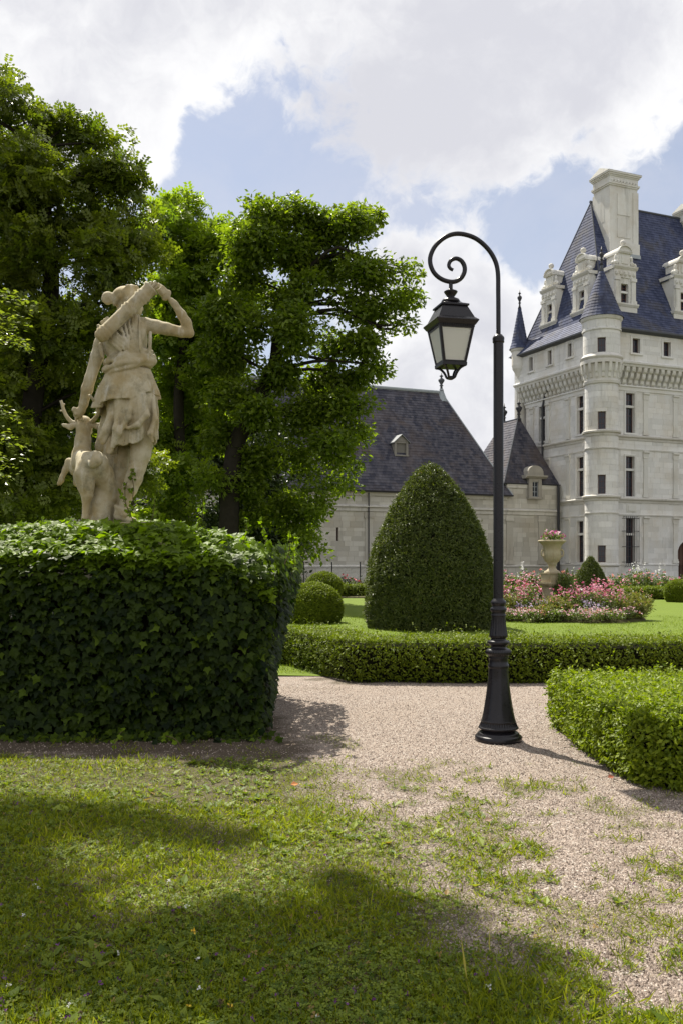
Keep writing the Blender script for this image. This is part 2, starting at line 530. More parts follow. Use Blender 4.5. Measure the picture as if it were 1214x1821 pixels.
UNIT = None
def facade(parent, mp, s0, s1, z0, z1, holes, mat, course=.4, blk=.95, sub=1, reveal=.34, single=0, seen=None, joint=.016, d0=0.0, wall_name='wall'):
    """coursed ashlar: recessed mortar core with real openings, stones proud of it; `single` of them are objects of their own"""
    rows = max(1, round((z1 - z0) / course))
    zs = [z0 + (z1 - z0) * i / rows for i in range(rows + 1)]
    for h in holes:
        for e in h[2:4]:
            i = min(range(1, rows), key=lambda q: abs(zs[q] - e)) if rows > 1 else 0
            if z0 + .1 < e < z1 - .1 and abs(zs[i] - e) < .6 * course: zs[i] = e
    core = MB(); stones = []
    sb = sorted({s0, s1, *[x for h in holes for x in h[:2] if s0 < x < s1]})
    zb = sorted({z0, z1, *[x for h in holes for x in h[2:4] if z0 < x < z1]})
    dm = d0 + .014
    for a, b in zip(sb, sb[1:]):
        for c, d in zip(zb, zb[1:]):
            if any(h[0] < (a + b) / 2 < h[1] and h[2] < (c + d) / 2 < h[3] for h in holes): continue
            k = max(1, int((b - a) / .3)) if sub > 1 else 1
            for i in range(k):
                p, q = a + (b - a) * i / k, a + (b - a) * (i + 1) / k
                core.add([mp(p, dm, c), mp(q, dm, c), mp(q, dm, d), mp(p, dm, d)], [(0, 1, 2, 3)])
    for h in holes:
        a, b, c, d = h[:4]; e = dm + reveal
        core.add([mp(a, dm, c), mp(a, e, c), mp(a, e, d), mp(a, dm, d)], [(0, 1, 2, 3)])
        core.add([mp(b, dm, c), mp(b, e, c), mp(b, e, d), mp(b, dm, d)], [(3, 2, 1, 0)])
        core.add([mp(a, dm, c), mp(b, dm, c), mp(b, e, c), mp(a, e, c)], [(0, 1, 2, 3)])
        core.add([mp(a, dm, d), mp(b, dm, d), mp(b, e, d), mp(a, e, d)], [(3, 2, 1, 0)])
    core.obj(wall_name, mat, parent)
    for r in range(rows):
        c, d = zs[r], zs[r + 1]; zm = (c + d) / 2
        cuts = sorted([(h[0], h[1]) for h in holes if h[2] < zm < h[3]])
        iv = []; p = s0
        for a, b in cuts:
            if a > p: iv.append((p, a))
            p = max(p, b)
        if p < s1: iv.append((p, s1))
        for a, b in iv:
            x = a; first = True
            while x < b - 1e-6:
                L = blk * random.uniform(.65, 1.3)
                if first and r % 2: L *= .55
                first = False
                y = min(b, x + L)
                if b - y < .28: y = b
                stones.append((x + joint / 2, y - joint / 2, c + joint / 2, d - joint / 2))
                x = y
    pick = set()
    if single:
        cand = [i for i, q in enumerate(stones) if seen is None or seen((q[0] + q[1]) / 2, (q[2] + q[3]) / 2)]
        cand.sort(key=lambda i: -(stones[i][1] - stones[i][0]) * (stones[i][3] - stones[i][2]))
        pick = set(cand[:single])
    rest = MB(); n_s = 0
    u = None
    for i, q in enumerate(stones):
        if i in pick:
            global UNIT
            if UNIT is None:
                UNIT = MB().box(-.5, .5, 0, 1, -.5, .5, 0.0).mesh('stone_block', None)
            key = 'stone_block_' + mat.name
            me = bpy.data.meshes.get(key)
            if me is None:
                me = UNIT.copy(); me.name = key; me.materials.append(mat)
            pw = Vector(mp((q[0] + q[1]) / 2, d0 + random.uniform(-.002, .002), (q[2] + q[3]) / 2))
            o = link('stone_block', me, parent, pw)
            o.rotation_euler = (0, 0, math.atan2(mp.u.y, mp.u.x))
            flip = 1 if (Vector((-mp.u.y, mp.u.x, 0)).dot(mp.i) > 0) else -1
            o.scale = (q[1] - q[0], flip * .035, q[3] - q[2])
        else:
            sbox(rest, mp, q[0], q[1], d0 + random.uniform(-.002, .002), d0 + .035, q[2], q[3], sub)
            n_s += 1
    if n_s:
        tag(rest.obj('masonry_course', mat, parent), kind='stuff')

def window(parent, mp, h, transom=None, d=.26, surround=.16, name='window', grille=False, lights=1, stone='tower_stone', bars=(2, 3)):
    """stone surround, transom, wooden frame and separate panes in an opening h = (s0, s1, z0, z1)"""
    a, b, c, e = h
    fr = MB(); fw = .05
    sbox(fr, mp, a, a + fw, d, d + .06, c, e); sbox(fr, mp, b - fw, b, d, d + .06, c, e)
    sbox(fr, mp, a + fw, b - fw, d + .002, d + .058, c, c + fw); sbox(fr, mp, a + fw, b - fw, d + .002, d + .058, e - fw, e)
    zs = [c, e]
    if transom: zs = [c, transom, e]
    W = None
    panes = []
    for lo, hi in zip(zs, zs[1:]):
        panes.append((a + fw, b - fw, lo + .03, hi - .03))
        for k in range(1, bars[0]):
            x = a + (b - a) * k / bars[0]
            sbox(fr, mp, x - .012, x + .012, d + .012, d + .05, lo, hi)
        nb = max(2, round((hi - lo) / (b - a) * bars[0] * .7))
        for k in range(1, nb):
            z = lo + (hi - lo) * k / nb
            sbox(fr, mp, a + fw, b - fw, d + .016, d + .046, z - .012, z + .012)
    W = fr.obj(name, M['wood_red'], parent)
    for p in panes:
        g = MB(); sbox(g, mp, p[0], p[1], d + .03, d + .04, p[2], p[3]); g.obj('pane', M['glass'], W)
    bk = MB(); sbox(bk, mp, a - .05, b + .05, d + .12, d + .2, c - .05, e + .05); bk.obj('backing_board', M['iron'], W)
    if transom:
        t = MB(); sbox(t, mp, a, b, .06, d + .01, transom - .09, transom + .09); t.obj('transom', M[stone], W)
    if surround:
        q = surround; sm = MB()
        for k, (o1, o2, pr) in enumerate(((0, q * .55, -.035), (q * .55, q, -.06))):
            sbox(sm, mp, a - o2, a - o1, pr, .03, c, e + o2); sbox(sm, mp, b + o1, b + o2, pr, .03, c, e + o2)
            sbox(sm, mp, a - o1, b + o1, pr + .002, .03, e + o1, e + o2)
        sbox(sm, mp, a - q - .05, b + q + .05, -.12, .03, c - .14, c)
        sm.obj('surround', M[stone], W)
    if grille:
        g = MB()
        for k in range(7):
            x = a - .2 + (b - a + .4) * k / 6
            g.tube([mp(x, -.02, c - .25), mp(x, -.28, c - .18), mp(x, -.3, c + .1), mp(x, -.3, e + .12), mp(x, -.02, e + .16)], .022, 5)
        for z in (c + .15, c + (e - c) * .38, c + (e - c) * .72, e):
            g.tube([mp(a - .35, .0, z), mp(a - .24, -.3, z), mp(b + .24, -.3, z), mp(b + .35, .0, z)], .022, 5)
        g.obj('iron_grille', M['iron'], W)
    return W

def slate_face(mb, BL, BR, TR, TL, row=.28, lift=.022):
    BL, BR, TR, TL = [Vector(p) for p in (BL, BR, TR, TL)]
    L = ((TL + TR) / 2 - (BL + BR) / 2).length
    n = max(1, int(round(L / row)))
    nm = (BR - BL).cross(TL - BL)
    if nm.length < 1e-6: nm = (BR - BL).cross(TR - BR)
    nm.normalize()
    wid = max((BR - BL).length, (TR - TL).length)
    ax = (BR - BL) if (BR - BL).length > .01 else (TR - TL)
    ax = ax.normalized()
    for i in range(n):
        t0, t1 = i / n, (i + 1) / n
        a, b = BL.lerp(TL, t0), BR.lerp(TR, t0); c, d = BR.lerp(TR, t1), BL.lerp(TL, t1)
        up = nm * lift
        V = [a + up, b + up, c + nm * .002, d + nm * .002, a, b]
        v0 = L * t0; v1 = L * t1
        uv = [((p - BL).dot(ax), q) for p, q in zip(V, (v0 + .01, v0 + .01, v1, v1, v0, v0))]
        mb.add([tuple(p) for p in V], [(0, 1, 2, 3), (4, 5, 1, 0)], 0.5, uv)

def slate_cone(mb, c, prof, n=28, row=.27):
    """prof: (r, z) bottom to top; stepped rings of slate"""
    pts = []
    for (r0, z0), (r1, z1) in zip(prof, prof[1:]):
        k = max(1, int(round(math.hypot(r1 - r0, z1 - z0) / row)))
        for i in range(k):
            pts.append((r0 + (r1 - r0) * i / k, z0 + (z1 - z0) * i / k, r0 + (r1 - r0) * (i + 1) / k, z0 + (z1 - z0) * (i + 1) / k))
    v = 0
    for r0, z0, r1, z1 in pts:
        for j in range(n):
            a0, a1 = 2 * math.pi * j / n, 2 * math.pi * (j + 1) / n
            P = lambda r, a, z: (c.x + r * math.cos(a), c.y + r * math.sin(a), z)
            V = [P(r0 + .022, a0, z0), P(r0 + .022, a1, z0), P(r1, a1, z1), P(r1, a0, z1), P(max(r0 - .01, 0), a0, z0), P(max(r0 - .01, 0), a1, z0)]
            R0 = prof[0][0]
            uv = [(a0 * R0, v + .01), (a1 * R0, v + .01), (a1 * R0, v + .27), (a0 * R0, v + .27), (a0 * R0, v), (a1 * R0, v)]
            mb.add(V, [(0, 1, 2, 3), (4, 5, 1, 0)], .5, uv)
        v += .28

def finial(parent, c, z, h, mat='dark_lead', name='finial', r=.16):
    q = MB()
    q.lathe([(r * 1.1, z - .15), (r * .55, z + h * .05), (r * .45, z + h * .18), (r * .9, z + h * .22), (r * .45, z + h * .27), (r * .55, z + h * .32), (r * 1.35, z + h * .5), (r * 1.25, z + h * .58),
             (r * .4, z + h * .66), (r * .35, z + h * .72), (r * .9, z + h * .77), (r * .3, z + h * .83), (r * .12, z + h)], (c.x, c.y), 12)
    return q.obj(name, M[mat], parent, True)

# --- tower
tower = thing('castle_tower', T + (UL + UR) * 5, 'pale stone castle tower with round corner turret, steep blue slate roof and carved dormers', 'castle tower')
IN = .7
up_r = Plane(T, UR, UL); up_l = Plane(T, UL, UR)                       # attic storey, overhanging
lo_r = Plane(T + (UL + UR) * IN, UR, UL); lo_l = Plane(T + (UL + UR) * IN, UL, UR)
SR, SL = 15.5, 11.6                    # visible length of front face, length of far-left face
ZP, ZC, ZK, ZE = 1.45, 15.2, 16.85, 19.2
zmid = [(5.3, 6.55), (10.4, 11.4)]

holes_r = [lo_r.rect(1112, 1127.5, 699, 770), lo_r.rect(1112, 1127.5, 811.5, 883), lo_r.rect(1112, 1127.5, 922, 1003)]
door = lo_r.rect(1204, 1240, 962, 1030); door = (door[0], door[0] + 2.0, 0.0, door[3])
holes_r2 = holes_r + [(door[0], door[1], 0.0, door[3])]
holes_l = [lo_l.rect(1025.5, 1037, 703.5, 772), lo_l.rect(1025.5, 1037, 813, 883), lo_l.rect(1025.5, 1037, 927, 1000), lo_l.rect(958, 969, 722.5, 785)]
seen_r = lambda s, z: s < 8.2
facade(tower, lo_r, 0, SR, ZP, ZC + 1.5, [h for h in holes_r] + [(door[0], door[1], ZP, door[3])], M['tower_stone'], .42, 1.0, single=150, seen=seen_r)
facade(tower, lo_l, 0, SL - IN * 2, ZP, ZC + 1.5, holes_l, M['tower_stone'], .42, 1.0, single=90, seen=lambda s, z: s < 6 or z > 7)
facade(tower, lo_r, 0, door[0], 0, ZP - .12, [], M['tower_stone'], .44, 1.1, d0=-.12, wall_name='plinth')
facade(tower, lo_l, 0, SL - IN * 2, 0, ZP - .12, [], M['tower_stone'], .44, 1.1, d0=-.12, wall_name='plinth')
for h, tr in zip(holes_r, (722.7, 835, 950)):
    window(tower, lo_r, h, lo_r.z_at(1120, tr), grille=(tr == 950))
for h, tr in zip(holes_l, (727, 835, 950, 743)):
    window(tower, lo_l, h, lo_l.z_at((1031 if tr != 743 else 963), tr))
# arched doorway at the edge of the picture
q = MB()
sa, sb_ = door[0], door[1]; zt = door[3]
ar = []
for i in range(13):
    an = math.pi * i / 12
    ar.append((sa + 1.0 - 1.0 * math.cos(an), zt - 1.0 + 1.0 * math.sin(an)))
for i in range(12):
    (x0, z0), (x1, z1) = ar[i], ar[i + 1]
    V = [lo_r(x0, -.03, z0), lo_r(x1, -.03, z1), lo_r(x1, -.03, zt + .001), lo_r(x0, -.03, zt + .001), lo_r(x0, .5, z0), lo_r(x1, .5, z1)]
    q.add(V, [(0, 1, 2, 3), (0, 4, 5, 1)], .4)
q.obj('door_arch', M['tower_stone'], tower)
q = MB(); sbox(q, lo_r, sa, sb_, .55, .65, 0, zt)
for k in range(6): sbox(q, lo_r, sa + .34 * k + .02, sa + .34 * k + .32, .5, .56, 0, zt - .1)
q.obj('door', plain('door_wood', (.09, .045, .03), .6), tower)

for mp, L in ((lo_r, SR), (lo_l, SL - 2 * IN)):
    for (za, zb) in zmid:
        q = MB()
        sprofile(q, mp, [(.03, za - .12), (-.05, za - .1), (-.09, za), (.03, za + .03)], 0, L)
        q.obj('string_course', M['tower_stone'], tower)
        q = MB()
        sprofile(q, mp, [(.03, zb - .35), (-.06, zb - .33), (-.09, zb - .16), (-.22, zb - .1), (-.24, zb), (-.2, zb + .04), (.03, zb + .1)], 0, L)
        q.obj('string_course', M['ledge_stone'], tower)
    q = MB(); sprofile(q, mp, [(.03, ZP - .2), (-.14, ZP - .12), (-.18, ZP - .02), (.03, ZP + .06)], 0, L if mp is lo_l else door[0]); q.obj('string_course', M['tower_stone'], tower)
    q = MB(); sprofile(q, mp, [(.03, ZC - .35), (-.07, ZC - .3), (-.1, ZC - .05), (-.2, ZC), (-.2, ZC + .1), (.03, ZC + .14)], 0, L); q.obj('string_course', M['tower_stone'], tower)

def pilaster(mp, s, z0, z1, wdt=.42):
    q = MB()
    sbox(q, mp, s - wdt / 2, s + wdt / 2, -.07, .03, z0 + .35, z1 - .55)
    sbox(q, mp, s - wdt / 2 - .08, s + wdt / 2 + .08, -.13, .03, z0, z0 + .2)
    sbox(q, mp, s - wdt / 2 - .04, s + wdt / 2 + .04, -.1, .03, z0 + .2, z0 + .35)
    sbox(q, mp, s - wdt / 2 - .03, s + wdt / 2 + .03, -.11, .03, z1 - .55, z1 - .45)
    sprofile(q, mp, [(.03, z1 - .45), (-.09, z1 - .45), (-.12, z1 - .2), (-.2, z1 - .12), (-.2, z1), (.03, z1)], s - wdt / 2 - .06, s + wdt / 2 + .06)
    q.obj('pilaster', M['carved_stone'], tower)
LV = [(ZP + .06, 5.17), (6.66, 10.27), (11.51, ZC - .36)]
for z0, z1 in LV:
    for px in (1147, 1200): pilaster(lo_r, lo_r.s_at(px), z0, z1)
    pilaster(lo_l, lo_l.s_at(1010), z0, z1)
    pilaster(lo_l, lo_l.s_at(974.5), z0, z1)
pilaster(lo_l, lo_l.s_at(946), LV[2][0], LV[2][1])
# crest panel under the second string course
q = MB(); a = lo_r.s_at(1122)
sbox(q, lo_r, a - .45, a + .45, -.05, .03, 5.5, 6.1); sbox(q, lo_r, a - .35, a + .35, -.09, -.04, 5.58, 6.02)
q.lathe([(.0, 0), (.001, .001)], (0, -500), 3); q.obj('crest_panel', M['carved_stone'], tower)

# corbels of the machicolation, one by one, sharing one mesh
def corbel_mesh():
    q = MB()
    prof = [(.74, 0), (.60, .03), (.50, .12), (.47, .36), (.40, .42), (.33, .48), (.27, .62), (.24, .86), (.17, .92), (.10, .98), (.05, 1.12), (.04, 1.5), (.74, 1.5)]
    loc = lambda s, d, z: (s, d, z)
    sprofile(q, loc, prof, -.16, .16)
    return q.mesh('corbel', M['carved_stone'])
cm = corbel_mesh()
cmf = cm.copy(); cmf.name = 'corbel_mirrored'
cmf.transform(Matrix.Scale(-1, 4, (1, 0, 0))); cmf.flip_normals()
for mp, L, ang, me in ((up_r, SR, math.atan2(UR.y, UR.x), cm), (up_l, SL, math.atan2(UL.y, UL.x), cm)):
    n = int((L - 1.3) / .57)
    for i in range(n):
        p = Vector(mp(1.45 + i * .57, 0, ZC + .15))
        o = link('corbel', me, tower, p)
        o.rotation_euler = (0, 0, ang)
        if mp is up_l: o.scale = (1, -1, 1)
    for i in range(n - 1):
        pass
    q = MB()
    sbox(q, mp, 0, L, .32, .74, ZC + 1.1, ZK - .001); q.obj('machicolation_vault', M['ledge_stone'], tower)
    q = MB()
    sprofile(q, mp, [(.72, ZK - .2), (.03, ZK - .2), (-.02, ZK - .08), (-.14, ZK), (-.16, ZK + .12), (-.03, ZK + .22), (.3, ZK + .22), (.72, ZK + .1)], 0, L)
    q.obj('string_course', M['tower_stone'], tower)
ah_r = [up_r.rect(1124, 1137.5, 601.5, 628), up_r.rect(1179, 1192, 608, 634)]
ah_l = [up_l.rect(1009, 1016, 610, 635), up_l.rect(973.5, 980.5, 622.5, 648.5), up_l.rect(940.5, 947, 635, 660)]
facade(tower, up_r, 0, SR, ZK + .22, ZE, ah_r, M['tower_stone'], .4, 1.1, single=40, seen=seen_r, wall_name='attic_wall')
facade(tower, up_l, 0, SL, ZK + .22, ZE, ah_l, M['tower_stone'], .4, 1.1, single=20, wall_name='attic_wall')
for h in ah_r: window(tower, up_r, h, None, surround=.2)
for h in ah_l: window(tower, up_l, h, None, surround=.2)
# plain back and end walls so that the block is closed
q = MB()
for mp, L in ((Plane(T + UL * SL, UR, -UL), SR),):
    sbox(q, mp, 0, L, 0, .3, 0, ZE)
mp = Plane(T + UR * SR, UL, -UR); sbox(q, mp, 0, SL, 0, .3, 0, ZE)
q.obj('rear_wall', M['tower_stone'], tower)
# eave gutter
for mp, L in ((up_r, SR), (up_l, SL)):
    q = MB(); sprofile(q, mp, [(.25, ZE - .02), (-.1, ZE - .02), (-.3, ZE + .1), (-.42, ZE + .12), (-.42, ZE + .24), (.25, ZE + .26)], -.2, L + .1); q.obj('eave_gutter', M['dark_lead'], tower)

# corner turrets
def turret(c, front, parent):
    t = link('turret', None, parent, c)
    r1, r2 = 1.23, 1.36
    cy = Cyl(c, r1); cu = Cyl(c, r2)
    arc = math.pi * r1
    def hole(x0, x1, y0, y1, r):
        Y = c.y - r
        f = lambda px: ((px - 607) / F * Y - c.x)
        g = lambda py: EYE + (1000 - py) / F * Y
        return (r * math.asin(max(-1, min(1, f(x0) / r))), r * math.asin(max(-1, min(1, f(x1) / r))), g(y1), g(y0))
    hs, hu = [], []
    if front:
        hs = [hole(1063, 1077, 731, 762.5, r1), hole(1063, 1077, 844, 878, r1), hole(1063, 1077, 970, 1000, r1)]
        hu = [hole(1062.5, 1077, 599, 625, r2)]
    facade(t, cy, -arc, arc, 0.0, ZC, hs, M['tower_stone'], .42, .9, sub=4, reveal=.3)
    facade(t, cu, -math.pi * r2, math.pi * r2, ZK + .1, ZE + .3, hu, M['tower_stone'], .4, .9, sub=4, reveal=.3)
    for h in hs: window(t, cy, h, None, .2, 0, bars=(2, 3))
    for h in hu: window(t, cu, h, None, .2, 0, bars=(2, 3))
    for z in (6.55, 11.4):
        q = MB(); q.lathe([(r1 - .05, z - 1.36), (r1 + .05, z - 1.34), (r1 + .07, z - 1.25), (r1 - .05, z - 1.22)], (c.x, c.y), 40, cap=False)
        q.lathe([(r1 - .05, z - .36), (r1 + .06, z - .34), (r1 + .08, z - .18), (r1 + .20, z - .12), (r1 + .22, z), (r1 + .16, z + .05), (r1 - .05, z + .1)], (c.x, c.y), 40, cap=False)
        q.obj('string_course', M['ledge_stone'], t, False)
    q = MB(); q.lathe([(r1 - .05, ZP - .2), (r1 + .12, ZP - .12), (r1 + .15, ZP - .02), (r1 - .05, ZP + .06)], (c.x, c.y), 40, cap=False); q.obj('string_course', M['tower_stone'], t)
    q = MB(); q.lathe([(r1 - .05, ZC - .3), (r1 + .1, ZC - .25), (r1 + .14, ZC - .05), (r1 + .03, ZC + .02), (r1 + .06, ZC + .3), (r1 + .1, ZC + .9), (r2 + .02, ZC + 1.2)], (c.x, c.y), 40, cap=False)
    q.obj('corbel_ring', M['carved_stone'], t)
    for k in range(18):
        an = -math.pi + 2 * math.pi * k / 18 + .17
        rad = Vector((math.sin(an), -math.cos(an), 0)); tn = Vector((math.cos(an), math.sin(an), 0))
        q = MB()
        mpk = lambda s, d, z: tuple(c + rad * (r2 + .22 - d) + tn * s + Vector((0, 0, z)))
        sprofile(q, mpk, [(.34, ZC + .12), (.24, ZC + .2), (.2, ZC + .5), (.12, ZC + .6), (.06, ZC + .85), (.02, ZC + 1.25), (.36, ZC + 1.25)], -.1, .1)
        q.obj('corbel', M['carved_stone'], t)
    q = MB(); q.lathe([(r2 - .1, ZC + 1.22), (r2 + .2, ZC + 1.24), (r2 + .2, ZK - .18), (r2 + .12, ZK - .12), (r2 + .22, ZK), (r2 + .24, ZK + .08), (r2 + .02, ZK + .3), (r2 - .1, ZK + .3)], (c.x, c.y), 40, cap=False)
    q.obj('parapet_ring', M['ledge_stone'], t)
    zt = ZE + .75
    q = MB(); q.lathe([(r2 - .1, ZE - .3), (r2 + .09, ZE - .28), (r2 + .09, ZE - .16), (r2 + .04, ZE - .12), (r2 + .03, zt - .3), (r2 + .12, zt - .24), (r2 + .2, zt - .1), (r2 + .2, zt - .02), (.2, zt)], (c.x, c.y), 40, cap=False)
    for k in range(12):
        an = 2 * math.pi * k / 12
        cc = c + Vector((math.cos(an), math.sin(an), 0)) * (r2 + .04)
        q.lathe([(.07, ZE - .12), (.07, zt - .3)], (cc.x, cc.y), 6, cap=False)
    q.obj('cornice', M['tower_stone'], t)
    q = MB(); slate_cone(q, c, [(r2 + .27, zt - .02), (r2 - .08, zt + .75), (.16, 23.6)], 30); q.obj('roof', M['slate_blue'], t)
    q = MB(); q.lathe([(.26, 23.2), (.12, 23.9), (.09, 24.2)], (c.x, c.y), 12); q.obj('lead_cap', M['dark_lead'], t, True)
    finial(t, c, 24.2, 1.25, 'iron', r=.13)
    return t
turret(T, True, tower)
def bartizan(c, parent):
    t = link('turret', None, parent, c)
    q = MB(); q.lathe([(.2, 17.6), (.62, 18.3), (.68, 18.6), (.68, 19.75), (.78, 19.85), (.82, 20.0), (.3, 20.02)], (c.x, c.y), 32, None, False); q.obj('wall', M['tower_stone'], t, False)
    q = MB(); slate_cone(q, c, [(.88, 20.0), (.70, 20.5), (.10, 23.7)], 26); q.obj('roof', M['slate_blue'], t)
    finial(t, c, 23.7, 1.5, 'iron', r=.15)
bartizan(Vector(up_l(SL - .55, .15, 0)), tower)

# roof
def E(a, b, z): return T + UL * a + UR * b + Vector((0, 0, z))
rf = MB()
a1, bR = SL + .35, SR + .35
ZM, ZR = 20.7, 31.4
AM, BM = SL / 2, 3.6
def hip(lo, hi):
    (m0, z0), (m1, z1) = lo, hi
slate_face(rf, E(-.4, -.4, ZE + .2), E(-.4, bR, ZE + .2), E(.7, bR, ZM), E(.7, .7, ZM))
slate_face(rf, E(.7, .7, ZM), E(.7, bR, ZM), E(AM, bR, ZR), E(AM, BM, ZR))
slate_face(rf, E(a1, -.4, ZE + .2), E(-.4, -.4, ZE + .2), E(.7, .7, ZM), E(SL - .7, .7, ZM))
slate_face(rf, E(SL - .7, .7, ZM), E(.7, .7, ZM), E(AM, BM, ZR), E(AM, BM, ZR))
slate_face(rf, E(a1, bR, ZE + .2), E(a1, -.4, ZE + .2), E(SL - .7, .7, ZM), E(SL - .7, bR, ZM))
slate_face(rf, E(SL - .7, bR, ZM), E(SL - .7, .7, ZM), E(AM, BM, ZR), E(AM, bR, ZR))
ro = rf.obj('roof', M['slate_blue'], tower)
q = MB()
q.add([tuple(E(-.3, bR, ZE + .2)), tuple(E(a1, bR, ZE + .2)), tuple(E(SL - .7, bR, ZM)), tuple(E(AM, bR, ZR)), tuple(E(.7, bR, ZM))], [(0, 1, 2, 3, 4)])
q.obj('gable', M['slate_blue'], ro)
q = MB(); q.tube([E(AM, BM - .1, ZR + .03), E(AM, bR, ZR + .03)], .11, 8)
q.tube([E(.7, .7, ZM + .02), E(AM, BM, ZR + .02)], .05, 6); q.tube([E(-.4, -.4, ZE + .22), E(.7, .7, ZM + .02)], .05, 6)
q.tube([E(SL - .7, .7, ZM + .02), E(AM, BM, ZR + .02)], .05, 6)
q.obj('ridge_flashing', M['dark_lead'], ro)

# chimneys
def chimney(b0, b1, a0, a1_, z0, z1, parent):
    mp = Plane(T + UL * a0 + UR * b0, UR, UL)
    L, Dp = b1 - b0, a1_ - a0
    q = MB()
    sbox(q, mp, 0, L, 0, Dp, z0, z1 - 1.7, rnd=.5)
    for s in (0.0, L - .42): sbox(q, mp, s - .05, s + .47, -.08, Dp + .08, z0 + .9, z1 - 2.0, rnd=.7)
    sbox(q, mp, .75, L - .75, -.05, .05, z0 + 1.3, z1 - 4.3, rnd=.3)
    sbox(q, mp, .75, L - .75, -.05, .05, z1 - 4.0, z1 - 2.3, rnd=.1)
    for s in (-.05,):
        sbox(q, mp, s - .01, s + .2, .6, Dp - .6, z0 + 2.6, z1 - 2.4, rnd=.2)
    sbox(q, mp, -.14, L + .14, -.14, Dp + .14, z0 - .1, z0 + .9, rnd=.4)
    c = q.obj('chimney', M['carved_stone'], parent)
    q = MB()
    z = z1 - 1.7
    for dz, o in ((.12, .08), (.14, .15), (.5, .04), (.1, .1), (.12, .18), (.14, .26)):
        sbox(q, mp, -o, L + o, -o, Dp + o, z, z + dz, rnd=.5); z += dz
    for k in range(9):
        s = L * (k + .5) / 9; q.lathe([(.02, z - .98), (.1, z - .86), (.1, z - .7), (.02, z - .6)], mp(s, -.1, 0)[:2], 8)
    V = [mp(-.28, -.28, z), mp(L + .28, -.28, z), mp(L + .28, Dp + .28, z), mp(-.28, Dp + .28, z), mp(-.2, Dp / 2, z + .55), mp(L + .2, Dp / 2, z + .55)]
    q.add(V, [(0, 1, 5, 4), (2, 3, 4, 5), (3, 0, 4), (1, 2, 5)], .6)
    q.obj('cap', M['carved_stone'], c)
    q = MB(); sbox(q, mp, -.2, L + .2, -.2, -.145, z0 - .3, z0); q.obj('flashing', M['lead'], c)
chimney(3.6, 6.4, 3.45, 5.45, 26.6, 33.7, tower)
chimney(13.1, 15.0, 4.6, 6.2, 27.5, 32.6, tower)

